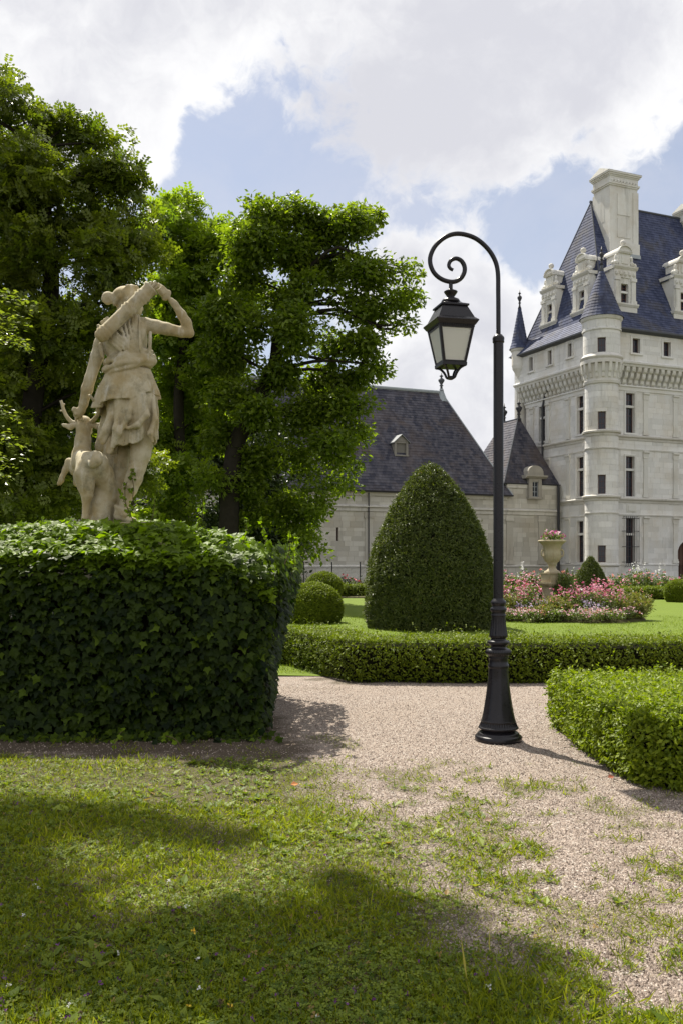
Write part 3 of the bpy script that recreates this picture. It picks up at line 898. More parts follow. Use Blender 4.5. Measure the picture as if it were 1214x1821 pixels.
# dormers
def dormer(mp, s, d, z0, w_, h_, parent):
    dm = MB(); W = w_ / 2
    zs = z0 + 1.35; zc = z0 + h_                      # sill, cornice
    sbox(dm, mp, s - W - .08, s + W + .08, d - .1, d + 1.2, z0, zs - .25)
    sprofile(dm, mp, [(d + 1.2, zs - .25), (d - .14, zs - .25), (d - .24, zs - .1), (d - .24, zs), (d + 1.2, zs)], s - W - .16, s + W + .16)
    ww = w_ * .17
    for k in (-1, 1):
        a, b = sorted((s + k * ww, s + k * W))
        sbox(dm, mp, a, b, d, d + 1.9, zs, zc - .9)
        m_ = s + k * (W - .26)
        sbox(dm, mp, m_ - .2, m_ + .2, d - .12, d + .05, zs + .25, zc - 1.15); sbox(dm, mp, m_ - .27, m_ + .27, d - .17, d + .05, zs, zs + .25)
        sbox(dm, mp, m_ - .26, m_ + .26, d - .18, d + .05, zc - 1.15, zc - .9)
    sbox(dm, mp, s - ww, s + ww, d + .02, d + 1.9, zc - 1.35, zc - .9)
    sbox(dm, mp, s - W, s + W, d - .05, d + 2.2, zc - .9, zc - .25)
    for k in range(5):
        ss = s - W + (k + .5) * w_ / 5; dm.lathe([(.03, zc - .8), (.13, zc - .68), (.13, zc - .5), (.03, zc - .38)], mp(ss, d - .06, 0)[:2], 8)
    sprofile(dm, mp, [(d + 2.2, zc - .25), (d - .08, zc - .25), (d - .2, zc - .1), (d - .22, zc), (d + 2.2, zc + .05)], s - W - .1, s + W + .1)
    # aedicule and round pediment
    V2 = W * .5; zp = zc + 1.0
    sbox(dm, mp, s - V2, s + V2, d + .02, d + 1.5, zc + .05, zp)
    sbox(dm, mp, s - V2 * .6, s + V2 * .6, d - .05, d + .1, zc + .2, zp - .2)
    sprofile(dm, mp, [(d + 1.5, zp), (d - .1, zp), (d - .18, zp + .12), (d + 1.5, zp + .14)], s - V2 - .12, s + V2 + .12)
    n = 10; rr = V2 + .08
    arc = [(s - rr * math.cos(math.pi * i / n), zp + .14 + rr * .72 * math.sin(math.pi * i / n)) for i in range(n + 1)]
    Vf = [mp(x, d - .02, z) for x, z in arc]; Vb = [mp(x, d + 1.8, z) for x, z in arc]
    dm.add(Vf + Vb, [tuple(range(n + 1))] + [(i, i + 1, n + 2 + i, n + 1 + i) for i in range(n)], .5)
    rim = [(s + (x - s) * 1.08, zp + .14 + (z - zp - .14) * 1.1) for x, z in arc]
    for (x0, za), (x1, zb), (X0, ZA), (X1, ZB) in zip(arc, arc[1:], rim, rim[1:]):
        dm.add([mp(x0, d - .14, za - .02), mp(x1, d - .14, zb - .02), mp(X1, d - .14, ZB), mp(X0, d - .14, ZA), mp(x0, d + .1, za - .02), mp(x1, d + .1, zb - .02), mp(X1, d + .1, ZB), mp(X0, d + .1, ZA)],
               [(0, 1, 2, 3), (3, 2, 6, 7), (1, 0, 4, 5)], .5)
    for k in (-1, 1):                                  # scrolls
        x = s + k * (V2 + .24)
        dm.lathe([(.04, zc + .05), (.2, zc + .15), (.24, zc + .3), (.1, zc + .48), (.13, zc + .62), (.1, zc + .8), (.02, zc + .9)], mp(x, d + .15, 0)[:2], 9)
        x = s + k * (W + .02)
        dm.lathe([(.05, zc + .02), (.14, zc + .1), (.15, zc + .22), (.05, zc + .36)], mp(x, d + .1, 0)[:2], 9)
    o = dm.obj('dormer', M['carved_stone'], parent)
    q = MB(); p = mp(s, d + .2, 0); zt = zp + .14 + rr * .78
    q.lathe([(.1, zt - .08), (.07, zt + .06), (.2, zt + .16), (.24, zt + .3), (.18, zt + .44), (.03, zt + .52)], p[:2], 12); q.obj('ball_finial', M['ledge_stone'], o, True)
    zm = zs + (zc - 1.35 - zs) * .6
    a, b = s - ww, s + ww
    q = MB(); sbox(q, mp, a, b, d + .12, d + .34, zm - .08, zm + .08); q.obj('transom', M['tower_stone'], o)
    for lo, hi in ((zs, zm - .08), (zm + .08, zc - 1.35)):
        q = MB(); sbox(q, mp, a, b, d + .36, d + .4, lo, hi); q.obj('pane', M['glass'], o)
        q = MB(); fw = .05
        sbox(q, mp, a, a + fw, d + .3, d + .358, lo, hi); sbox(q, mp, b - fw, b, d + .3, d + .358, lo, hi)
        sbox(q, mp, s - .03, s + .03, d + .31, d + .357, lo, hi); sbox(q, mp, a, b, d + .32, d + .356, (lo + hi) / 2 - .02, (lo + hi) / 2 + .02)
        q.obj('sash', M['wood_red'], o)
    # slate cheeks and saddle roof running back into the main roof
    q = MB(); ze = zc - .35; zr = zc + 1.0
    P = lambda x, dd, z: Vector(mp(x, dd, z))
    slate_face(q, P(s - W - .1, d + 4.2, ze), P(s - W - .1, d + .5, ze), P(s - .05, d + .9, zr), P(s - .05, d + 4.2, zr))
    slate_face(q, P(s + W + .1, d + .5, ze), P(s + W + .1, d + 4.2, ze), P(s + .05, d + 4.2, zr), P(s + .05, d + .9, zr))
    for k in (-1, 1):
        x = s + k * (W - .02)
        sbox(q, mp, min(x, x - k * .1), max(x, x - k * .1), d + 1.9, d + 3.2, z0 + .6, ze)
    q.obj('slate_saddle', M['slate_blue'], o)
for px in (1110.5, 1216): dormer(up_r, up_r.s_at(px, .95), .95, 20.35, 2.1, 4.25, tower)
for px in (1033, 976): dormer(up_l, up_l.s_at(px, .95), .95, 20.3, 2.0, 4.25, tower)

# rain pipe on the far-left face
q = MB(); s = lo_l.s_at(967)
q.tube([up_l(s - .9, .3, ZC + 1.3), lo_l(s - .2, -.1, ZC + .3), lo_l(s, -.18, ZC - .6), lo_l(s, -.18, 8.5)], .09, 8); q.obj('rain_pipe', M['iron'], tower)

# --- pavilion and gallery
J = T + UL * 6.0 + UR * .0
gal = Plane(J + UR * .55, -UR, UL)      # s grows to the left, the wall faces us
PV = 5.05                               # pavilion runs s = 0 .. PV, gallery from PV on
pav = thing('castle_pavilion', Vector(gal(2.5, 3, 0)), 'small stone pavilion with pointed slate roof and two urn finials against the tower', 'building')
GA = 46.0
gallery = thing('castle_gallery', Vector(gal(20, 4, 0)), 'long low stone gallery with steep dark slate roof behind the trees', 'building')
zg = gal.z_at(880, 881.5); zpv = gal.z_at(945, 862)
dh = (gal.s_at(953), gal.s_at(942.5), gal.z_at(948, 884), gal.z_at(948, 857)); dh = (min(dh[:2]), max(dh[:2]), dh[2], dh[3])
facade(pav, gal, 0.0, PV, 1.3, zpv, [], M['gallery_stone'], .38, .8, single=90, wall_name='wall')
facade(pav, gal, 0.0, PV, 0, 1.18, [], M['gallery_stone'], .4, .9, d0=-.12, wall_name='plinth')
sl = (gal.s_at(602), gal.s_at(598), gal.z_at(600, 962), gal.z_at(600, 938)); sl = (min(sl[:2]), max(sl[:2]), sl[2], sl[3])
GV = gal.s_at(560)
facade(gallery, gal, PV, GA, 1.3, zg, [sl], M['gallery_stone'], .38, .85, single=290, seen=lambda s, z: s < GV)
facade(gallery, gal, PV, GA, 0, 1.18, [], M['gallery_stone'], .4, .95, d0=-.12, wall_name='plinth')
window(gallery, gal, sl, None, .2, 0, bars=(1, 2))
for par, a, b in ((pav, .02, PV), (gallery, PV, GA)):
    zz = gal.z_at(700, 903)
    q = MB(); sprofile(q, gal, [(.03, zz - .35), (-.1, zz - .3), (-.12, zz - .05), (-.26, zz), (-.26, zz + .08), (.03, zz + .2)], a, b); q.obj('cornice', M['ledge_stone'], par)
    q = MB(); sprofile(q, gal, [(.03, 1.15), (-.16, 1.2), (-.2, 1.3), (.03, 1.42)], a, b); q.obj('string_course', M['ledge_stone'], par)
    ze = zpv if par is pav else zg
    q = MB(); sprofile(q, gal, [(.1, ze - .3), (-.08, ze - .3), (-.15, ze - .12), (-.3, ze - .08), (-.3, ze + .04), (.1, ze + .05)], a, b) if par is gallery else [sprofile(q, gal, [(.1, ze - .3), (-.05, ze - .3), (-.08, ze - .12), (-.12, ze - .08), (-.12, ze + .04), (.1, ze + .05)], a_, b_) for a_, b_ in ((a, dh[0] - .33), (dh[1] + .33, b))]; q.obj('string_course', M['ledge_stone'], par)
for px in (655, 845, 905, 962):
    par = gallery if px < 890 else pav
    s = gal.s_at(px); q = MB(); z1 = gal.z_at(700, 903) - .36
    sbox(q, gal, s - .3, s + .3, -.08, .03, 1.75, z1 - .45); sbox(q, gal, s - .4, s + .4, -.13, .03, 1.42, 1.75); sbox(q, gal, s - .38, s + .38, -.13, .03, z1 - .45, z1 - .3); sbox(q, gal, s - .34, s + .34, -.1, .03, z1 - .3, z1)
    q.obj('pilaster', M['gallery_stone'], par)
for px, par in ((653, gallery),):
    q = MB(); s = gal.s_at(px); q.tube([gal(s, -.22, zg), gal(s, -.22, 1.4)], .05, 6); q.obj('rain_pipe', M['iron'], par)
q = MB(); s = gal.s_at(988.5); q.tube([gal(s, -.3, zpv), gal(s, -.3, .2)], .11, 8); q.obj('rain_pipe', M['iron'], pav)
# end walls
q = MB(); sbox(q, gal, PV + .05, PV + .3, .04, 10, 0, zg); q.obj('end_wall', M['gallery_stone'], gallery)
q = MB(); sbox(q, gal, PV - .25, PV - .003, .04, 6.4, zg, zpv); q.obj('end_wall', M['gallery_stone'], pav)

def G(s, d, z): return Vector(gal(s, d, z))
# gallery roof: hipped at the pavilion end
rd = 5.2
pr = gal.s_at(785, rd); zr = gal.z_at(785, 699, rd)
q = MB()
slate_face(q, G(GA, -.4, zg), G(PV - .35, -.4, zg), G(pr, rd, zr), G(GA, rd, zr), .27)
slate_face(q, G(PV - .35, -.4, zg), G(PV - .35, rd * 2 + .4, zg), G(pr, rd, zr), G(pr, rd, zr), .27)
slate_face(q, G(PV - .35, rd * 2 + .4, zg), G(GA, rd * 2 + .4, zg), G(GA, rd, zr), G(pr, rd, zr), .27)
gr = q.obj('roof', M['slate_old'], gallery)
q = MB(); q.tube([G(GA, rd, zr + .05), G(pr, rd, zr + .05)], .16, 8); q.tube([G(PV - .35, -.4, zg + .03), G(pr, rd, zr + .03)], .05, 6)
q.lathe([(.55, zr - .75), (.22, zr + .1), (.16, zr + .35)], G(pr + .05, rd, 0)[:2], 10); q.obj('ridge_flashing', M['lead'], gr)
q = MB(); sprofile(q, gal, [(-.3, zg - .06), (-.45, zg - .06), (-.5, zg + .06), (-.36, zg + .08)], PV - .35, GA); q.obj('eave_gutter', M['iron'], gallery)
finial(gallery, G(pr + .05, rd, 0), zr + .3, 1.45, 'dark_lead', r=.2)
# little roof hatch
hs = gal.s_at(729); f = lambda z: -.4 + (z - zg) / (zr - zg) * (rd + .4)
hz = EYE + (1000 - 810) / F * (G(hs, 2, 0).y); hd = f(hz) - .05
hh = 1.05
q = MB()
for k in (-1, 1): sbox(q, gal, hs + k * .5 - .09, hs + k * .5 + .09, hd, hd + 1.6, hz, hz + hh)
sbox(q, gal, hs - .41, hs + .41, hd + .02, hd + 1.6, hz + hh - .15, hz + hh); sbox(q, gal, hs - .6, hs + .6, hd - .1, hd + .3, hz - .12, hz)
q.add([gal(hs - .55, hd, hz + hh + .001), gal(hs + .55, hd, hz + hh + .001), gal(hs, hd, hz + hh + .45)], [(0, 1, 2)], .5)
M['hatch_stone'] = plain('hatch_stone', (.24, .225, .20), .9, .1, var=.3)
dmr = q.obj('roof_hatch', M['hatch_stone'], gallery)
q = MB(); sbox(q, gal, hs - .41, hs + .41, hd + .14, hd + .18, hz, hz + hh - .15); q.obj('shutter', plain('grey_wood', (.17, .16, .14), .8), dmr)
q = MB()
for k in (-1, 1):
    V = [gal(hs + k * .72, hd - .15, hz + hh - .1), gal(hs + k * .72, hd + 2.2, hz + hh - .1), gal(hs, hd + 2.2, hz + hh + .55), gal(hs, hd - .15, hz + hh + .55)]
    V += [(v[0], v[1], v[2] - .06) for v in V]
    q.hexa([V[4], V[5], V[6], V[7], V[0], V[1], V[2], V[3]])
q.obj('hatch_roof', plain('old_lead', (.19, .20, .21), .6), dmr)
# pavilion roof: hipped towards us, short ridge running back
rs = gal.s_at(922, 2.4); zq = gal.z_at(922, 745, 2.4)
q = MB(); R0, R1 = 2.4, 4.6
slate_face(q, G(PV + .3, -.1, zpv), G(-.02, -.1, zpv), G(rs - .12, R0, zq), G(rs + .12, R0, zq), .26)
slate_face(q, G(PV + .3, 7, zpv), G(PV + .3, -.1, zpv), G(rs + .12, R0, zq), G(rs + .12, R1, zq), .26)
slate_face(q, G(-.02, -.1, zpv), G(-.02, 7, zpv), G(rs - .12, R1, zq), G(rs - .12, R0, zq), .26)
slate_face(q, G(-.02, 7, zpv), G(PV + .3, 7, zpv), G(rs + .12, R1, zq), G(rs - .12, R1, zq), .26)
po = q.obj('roof', M['slate_old'], pav)
q = MB(); sbox(q, gal, rs - .17, rs + .17, R0 - .1, R1 + .1, zq - .05, zq + .05); q.tube([G(PV + .3, -.1, zpv + .03), G(rs + .12, R0, zq)], .05, 6); q.obj('ridge_flashing', M['dark_lead'], po)
for a_, b_ in ((-.02, dh[0] - .33), (dh[1] + .33, PV + .3)):
    q = MB(); sprofile(q, gal, [(-.05, zpv - .02), (-.16, zpv - .02), (-.2, zpv + .08), (-.06, zpv + .1)], a_, b_); q.obj('eave_gutter', M['iron'], pav)
for dd in (R0, R1): finial(pav, G(rs, dd, 0), zq + .05, 1.6, 'iron', r=.2)
# dormer of the pavilion
s0, s1 = dh[0] - .32, dh[1] + .32; zt = dh[3]; zb = dh[2]
q = MB()
for a, b in ((s0, dh[0]), (dh[1], s1)): sbox(q, gal, a, b, -.3, 1.6, zb, zt + .25)
sbox(q, gal, dh[0], dh[1], -.28, 1.6, zt, zt + .25); sbox(q, gal, s0 - .06, s1 + .06, -.36, .02, zb - .16, zb)
sprofile(q, gal, [(1.8, zt + .25), (-.35, zt + .25), (-.6, zt + .4), (-.6, zt + .5), (1.8, zt + .55)], s0 - .4, s1 + .4)
n = 10; cx = (s0 + s1) / 2; rr = .75
arc = [(cx - rr * math.cos(math.pi * i / n), zt + .5 + .8 * math.sin(math.pi * i / n) ** .7) for i in range(n + 1)]
q.add([gal(x, -.35, z) for x, z in arc] + [gal(x, 1.8, z) for x, z in arc], [tuple(range(n + 1))] + [(i, i + 1, n + 2 + i, n + 1 + i) for i in range(n)], .4)
dmr = q.obj('dormer', plain('dormer_stone', (.33, .31, .27), .9, .1, var=.35, scale=1.5), pav)
q = MB(); sbox(q, gal, dh[0], dh[1], -.12, -.08, zb, zt); q.obj('pane', M['glass'], dmr)
q = MB()
for f_ in (0.02, .5, .98): x = dh[0] + (dh[1] - dh[0]) * f_; sbox(q, gal, x - .03, x + .03, -.17, -.122, zb, zt)
for f_ in (.02, .34, .67, .98): z = zb + (zt - zb) * f_; sbox(q, gal, dh[0], dh[1], -.165, -.124, z - .025, z + .025)
q.obj('sash', M['lead'], dmr)
# ------------------------------------------------------------------ street lamp
def paint_mat():
    m, t, o = material('black_paint')
    g = t.new('ShaderNodeNewGeometry').outputs['Position']
    n = t.noise(g, 40, 4, .6)
    c = t.mix(t.noise(g, 7, 5), (.008, .008, .011), (.016, .014, .017))
    c = t.mix(t.maprange(t.noise(g, 5, 8, .7), .62, .8, 0, .2), c, (.05, .045, .04))
    principled(t, o, c, t.maprange(n, .3, .7, .24, .38), .32, t.bump(t.noise(g, 120, 3), .05, .002))
    return m
M['black_paint'] = paint_mat()
LY = 8.3; LP = at(885.5, 1000, LY); LX = LP.x
lamp = thing('street_lamp', (LX, LY, 0), 'tall black cast iron lamp post with scrolled arm and hanging lantern on the gravel', 'street lamp')
k = LY / F
def zz(py): return (1320 - py) * k
c = (LX, LY)
q = MB()
q.lathe([(.203, .0), (.209, .012), (.209, .045), (.200, .055), (.188, .060), (.186, .072), (.172, .084), (.155, .088), (.150, .098)], c, 64); q.obj('base_plate', M['black_paint'], lamp, True)
q = MB()
prof = [(.150, .098), (.153, .105), (.170, .112), (.180, .122), (.176, .130)]
prof += [(.170, .136), (.165, .15), (.158, .168), (.152, .176), (.157, .182), (.150, .19)]
fl = lambda z: (44, .07 if .131 < z < .17 else 0)
q.lathe(prof, c, 176, fl, False); q.obj('base_moulding', M['black_paint'], lamp, True)
q = MB()
zs = np.linspace(.19, zz(1190), 14)
pr = [(.150 - .0 + (.088 - .150) * (1 - (1 - t) ** 1.5), z) for t, z in zip(np.linspace(0, 1, 14), zs)]
q.lathe(pr, c, 48, lambda z: (8, .05 * min(1, max(0, (z - .2) / .05)) * min(1, max(0, (zz(1196) - z) / .03))), False)
q.obj('pedestal', M['black_paint'], lamp, True)
q = MB()
q.lathe([(.088, zz(1190)), (.093, zz(1188)), (.093, zz(1184)), (.085, zz(1182)), (.085, zz(1173)), (.092, zz(1171)), (.086, zz(1169.5)), (.096, zz(1167)), (.112, zz(1164.5)), (.117, zz(1161.5)), (.112, zz(1158.5)), (.094, zz(1156)), (.072, zz(1154)), (.068, zz(1151)),
         (.080, zz(1149)), (.096, zz(1146.5)), (.100, zz(1144)), (.094, zz(1141.5)), (.07, zz(1140)), (.066, zz(1137)), (.074, zz(1136))], c, 132,
        lambda z: (33, .06 if zz(1165) < z < zz(1157) else 0), False)
q.obj('collar', M['black_paint'], lamp, True)
q = MB()
q.lathe([(.074, zz(1136)), (.082, zz(1135)), (.083, zz(1131)), (.079, zz(1127)), (.072, zz(1118)), (.067, zz(1108)), (.064, zz(1100)), (.064, zz(1098))], c, 96, lambda z: (16, .10 if z < zz(1101) and z > zz(1134) else 0), False)
q.obj('fluted_bell', M['black_paint'], lamp, True)
q = MB()
q.lathe([(.066, zz(1098)), (.069, zz(1096.5)), (.066, zz(1095)), (.060, zz(1091)), (.070, zz(1088.5)), (.076, zz(1086)), (.070, zz(1083)), (.058, zz(1081)), (.058, zz(1079)), (.066, zz(1077)), (.070, zz(1074)), (.066, zz(1071)), (.052, zz(1068.5)), (.0455, zz(1066))], c, 48, None, False)
q.obj('neck_ring', M['black_paint'], lamp, True)
q = MB(); q.lathe([(.0455, zz(1067)), (.0445, zz(604))], c, 40, None, False); q.obj('pole', M['black_paint'], lamp, True)
q = MB(); q.lathe([(.0445, zz(612)), (.051, zz(611)), (.053, zz(609)), (.051, zz(607.5)), (.053, zz(606)), (.053, zz(603)), (.050, zz(601)), (.040, zz(599)), (.034, zz(597)), (.022, zz(596))], c, 32, None, False); q.obj('pole_cap', M['black_paint'], lamp, True)
mid = [(850, 1130), (849.5, 900), (848, 700), (843, 480), (805, 345), (720, 225), (600, 135), (450, 97), (325, 125), (220, 210), (165, 315), (163, 410), (205, 500), (285, 562), (385, 585), (460, 557), (503, 495), (507, 430), (475, 372), (420, 348), (368, 370), (348, 415), (362, 448), (392, 466)]
pts = [(LX + (740 + x / 5.69 - 887) * k - 0.0, LY, zz(400 + y / 5.69)) for x, y in mid]
dxs = LX - pts[0][0]
pts = [(p[0] + dxs, p[1], p[2]) for p in pts]
cp = catmull(pts, 8)
q = MB(); q.tube(cp, [.0205 if i < len(cp) * .75 else .0205 - .006 * (i / len(cp) - .75) * 4 for i in range(len(cp))], 16); q.obj('scroll_arm', M['black_paint'], lamp, True)
# lantern, turned a little
lx = LX + dxs + (740 + 368 / 5.69 - 887) * k
ca, sa = math.cos(R(13)), math.sin(R(13))
def lt(x, y, z): return (lx + x * ca - y * sa, LY + x * sa + y * ca, z)
zl = lambda y: zz(400 + y / 5.69)
q = MB(); q.lathe([(.0, zl(800)), (.085, zl(800)), (.085, zl(785)), (.075, zl(765)), (.05, zl(752)), (.034, zl(745)), (.032, zl(738)), (.046, zl(715)), (.058, zl(695)), (.062, zl(686)), (.058, zl(680)), (.04, zl(672)), (.026, zl(664)), (.018, zl(655)), (.0175, zl(585))], (lx, LY), 28, None, False)
lant = q.obj('lantern', M['black_paint'], lamp, True)
def frustum(mb, h0, z0, h1, z1, cap=False):
    V = [lt(sx * h0, sy * h0, z0) for sx, sy in ((-1, -1), (1, -1), (1, 1), (-1, 1))] + [lt(sx * h1, sy * h1, z1) for sx, sy in ((-1, -1), (1, -1), (1, 1), (-1, 1))]
    fc = [(0, 1, 5, 4), (1, 2, 6, 5), (2, 3, 7, 6), (3, 0, 4, 7)]
    if cap: fc += [(3, 2, 1, 0), (4, 5, 6, 7)]
    mb.add(V, fc)
Zr = 3.742; Zt = 3.885; Zb = 3.37
q = MB()
frustum(q, .085, Zt + .022, .05, Zt + .05, True); frustum(q, .128, Zt + .006, .09, Zt + .022, True); frustum(q, .128, Zt - .008, .128, Zt + .006, True)
frustum(q, .165, Zr + .022, .113, Zt - .008)
frustum(q, .192, Zr, .166, Zr + .022, True); frustum(q, .197, Zr - .008, .192, Zr, True); frustum(q, .172, Zr - .045, .196, Zr - .008, True)
q.obj('lantern_roof', M['black_paint'], lant)
q = MB()
hb, ht = .108, .166
def hw(z): return hb + (ht - hb) * (z - Zb) / (Zr - .045 - Zb)
for sx, sy in ((-1, -1), (1, -1), (1, 1), (-1, 1)):
    a, b = Zb, Zr - .045
    P = []
    for z in (a, b):
        h = hw(z)
        for ox, oy in ((0, 0), (-.024, 0), (-.024, -.024), (0, -.024)):
            P.append(lt(sx * (h + ox), sy * (h + oy), z))
    q.hexa(P)
frustum(q, hb + .004, Zb - .022, hb + .006, Zb + .006, True)
for i, (z0, z1, o) in enumerate(((Zb + .006, Zb + .02, .003), (Zr - .075, Zr - .045, .002))):
    h0, h1 = hw(z0) - o, hw(z1) - o
    for a_ in range(4):
        rot = [(1, 0), (0, 1), (-1, 0), (0, -1)][a_]
        def rr_(x, y): return (x * rot[0] - y * rot[1], x * rot[1] + y * rot[0])
        P = []
        for z, h in ((z0, h0), (z1, h1)):
            for x, y in ((-h, -h), (h, -h), (h, -h + .014), (-h, -h + .014)):
                P.append(lt(*rr_(x, y), z))
        q.hexa(P)
q.obj('lantern_frame', M['black_paint'], lant)
# row of small beads under the cornice
q = MB()
for a_ in range(4):
    rot = [(1, 0), (0, 1), (-1, 0), (0, -1)][a_]
    for i in range(15):
        h = hw(Zr - .055); x = -h + .02 + (2 * h - .04) * i / 14; y = -h - .004
        p = lt(x * rot[0] - y * rot[1], x * rot[1] + y * rot[0], 0)
        q.lathe([(.0015, Zr - .062), (.005, Zr - .058), (.005, Zr - .050), (.0015, Zr - .047)], p[:2], 6)
q.obj('beading', M['black_paint'], lant)
def frosted():
    m, t, o = material('frosted_glass')
    g = t.new('ShaderNodeNewGeometry').outputs['Position']
    c = t.mix(t.noise(g, 6, 4), (.78, .79, .74), (.88, .88, .84))
    p = principled(t, None, c, .35, .4)
    tr = t.new('ShaderNodeBsdfTranslucent'); t.l.new(c, tr.inputs[0])
    mx = t.new('ShaderNodeMixShader'); mx.inputs[0].default_value = .55
    t.l.new(p.outputs[0], mx.inputs[1]); t.l.new(tr.outputs[0], mx.inputs[2]); t.l.new(mx.outputs[0], o.inputs[0])
    return m
M['frosted'] = frosted()
for a_ in range(4):
    rot = [(1, 0), (0, 1), (-1, 0), (0, -1)][a_]
    P = []
    z0, z1 = Zb + .012, Zr - .06
    for z in (z0, z1):
        h = hw(z)
        for x, y in ((-h + .018, -h + .008), (h - .018, -h + .008), (h - .018, -h + .012), (-h + .018, -h + .012)):
            P.append(lt(x * rot[0] - y * rot[1], x * rot[1] + y * rot[0], z))
    MB().hexa(P).obj('glass_pane', M['frosted'], lant)
zc_ = zl(1572)
for sx, sy in ((-1, -1), (1, -1), (1, 1), (-1, 1)):
    q = MB()
    P = [lt(sx * f_ * hb, sy * f_ * hb, z) for f_, z in ((.97, Zb - .018), (.72, Zb - .028), (.50, Zb - .055), (.36, Zb - .085), (.26, Zb - .115), (.06, zc_ + .004))]
    q.tube(catmull(P, 4), [.011] * 21, 8); q.obj('bracket', M['black_paint'], lant, True)
q = MB(); q.lathe([(.001, zc_ - .008), (.02, zc_ - .003), (.03, zc_ + .008), (.026, zc_ + .02), (.012, zc_ + .03)], (lx, LY), 16); q.obj('bottom_boss', M['black_paint'], lant, True)

# ------------------------------------------------------------------ statue of a huntress with a deer
class Sdf:
    def __init__(s, lo, hi, h):
        s.lo = np.array(lo, float); s.h = h
        s.n = np.ceil((np.array(hi) - s.lo) / h).astype(int) + 1
        s.D = np.full(s.n, 1.0, np.float32)
        s.ax = [s.lo[i] + h * np.arange(s.n[i]) for i in range(3)]
    def region(s, lo, hi):
        a = np.clip(np.floor((np.array(lo) - s.lo) / s.h).astype(int), 0, s.n - 1)
        b = np.clip(np.ceil((np.array(hi) - s.lo) / s.h).astype(int) + 1, 1, s.n)
        sl = tuple(slice(a[i], b[i]) for i in range(3))
        X, Y, Z = np.meshgrid(s.ax[0][sl[0]], s.ax[1][sl[1]], s.ax[2][sl[2]], indexing='ij')
        return sl, X, Y, Z
    def union(s, sl, d, k):
        a = s.D[sl]
        h = np.clip(.5 + .5 * (a - d) / k, 0, 1)
        s.D[sl] = a + (d - a) * h - k * h * (1 - h)
    def cap(s, p0, r0, p1, r1, k=.03):
        p0 = np.array(p0); p1 = np.array(p1); m = max(r0, r1) + k + .03
        sl, X, Y, Z = s.region(np.minimum(p0, p1) - m, np.maximum(p0, p1) + m)
        v = p1 - p0; L2 = max(v @ v, 1e-9)
        t = np.clip(((X - p0[0]) * v[0] + (Y - p0[1]) * v[1] + (Z - p0[2]) * v[2]) / L2, 0, 1)
        d = np.sqrt((X - p0[0] - t * v[0]) ** 2 + (Y - p0[1] - t * v[1]) ** 2 + (Z - p0[2] - t * v[2]) ** 2) - (r0 + (r1 - r0) * t)
        s.union(sl, d, k)
    def ell(s, c, r, k=.03, tilt=0.0):
        c = np.array(c); r = np.array(r); m = max(r) + k + .03
        sl, X, Y, Z = s.region(c - m, c + m)
        x, z = X - c[0], Z - c[2]
        if tilt:
            x, z = x * math.cos(tilt) + z * math.sin(tilt), -x * math.sin(tilt) + z * math.cos(tilt)
        q = np.sqrt((x / r[0]) ** 2 + ((Y - c[1]) / r[1]) ** 2 + (z / r[2]) ** 2)
        g = np.sqrt((x / r[0] ** 2) ** 2 + ((Y - c[1]) / r[1] ** 2) ** 2 + (z / r[2] ** 2) ** 2) + 1e-6
        s.union(sl, q * (q - 1) / g, k)
    def mesh(s, name, mat, xf):
        D = s.D; n = s.n; h = s.h
        I = D < 0
        cn = n - 1
        cnt = np.zeros(cn, np.int32); acc = np.zeros((*cn, 3), np.float32)
        def corner(o): return tuple(slice(o[i], o[i] + cn[i]) for i in range(3))
        for ax in range(3):
            for u in (0, 1):
                for v in (0, 1):
                    o0 = [0, 0, 0]; oth = [i for i in range(3) if i != ax]
                    o0[oth[0]] = u; o0[oth[1]] = v; o1 = list(o0); o1[ax] = 1
                    a, b = D[corner(o0)], D[corner(o1)]
                    m = (a < 0) != (b < 0)
                    t = np.where(m, a / np.where(m, a - b, 1), 0)
                    cnt += m
                    for i in range(3):
                        acc[..., i] += np.where(m, o0[i] + (t if i == ax else 0), 0)
        act = cnt > 0
        idx = np.full(cn, -1, np.int64); idx[act] = np.arange(act.sum())
        base = np.argwhere(act)
        P = s.lo + h * (base + acc[act] / cnt[act][:, None])
        quads = []
        for ax in range(3):
            oth = [i for i in range(3) if i != ax]
            sl0 = [slice(1, n[i] - 1) for i in range(3)]; sl0[ax] = slice(0, n[ax] - 1)
            sl1 = list(sl0); sl1[ax] = slice(1, n[ax])
            a, b = I[tuple(sl0)], I[tuple(sl1)]
            e = np.argwhere(a != b); sg = a[a != b]
            off = np.array([1, 1, 1]); off[ax] = 0
            e = e + off
            def cell(du, dv):
                c_ = e.copy(); c_[:, oth[0]] += du; c_[:, oth[1]] += dv
                return idx[c_[:, 0], c_[:, 1], c_[:, 2]]
            Q = np.stack([cell(-1, -1), cell(0, -1), cell(0, 0), cell(-1, 0)], 1)
            flip = sg if ax != 1 else ~sg
            Q[~flip] = Q[~flip][:, ::-1]
            quads.append(Q)
        Q = np.concatenate(quads)
        Q = Q[(Q >= 0).all(1)]
        # light smoothing
        for _ in range(1):
            S = np.zeros_like(P); N_ = np.zeros(len(P))
            for a, b in ((0, 1), (1, 2), (2, 3), (3, 0)):
                np.add.at(S, Q[:, a], P[Q[:, b]]); np.add.at(N_, Q[:, a], 1)
            P = P * .5 + .5 * S / np.maximum(N_, 1)[:, None]
        return mesh_np(name, xf(P), Q, mat, None, True)

SY = 9.8; SK = SY / F / 3.794
S0 = at(60 + 600 / 3.794, 490 + 1640 / 3.794, SY)
def L(zx, zy, dy=0.0): return np.array([(zx - 600) * SK, dy, (1640 - zy) * SK])
def xf(P): return P + np.array([S0.x, SY, S0.z])
r_ = lambda v: v * SK

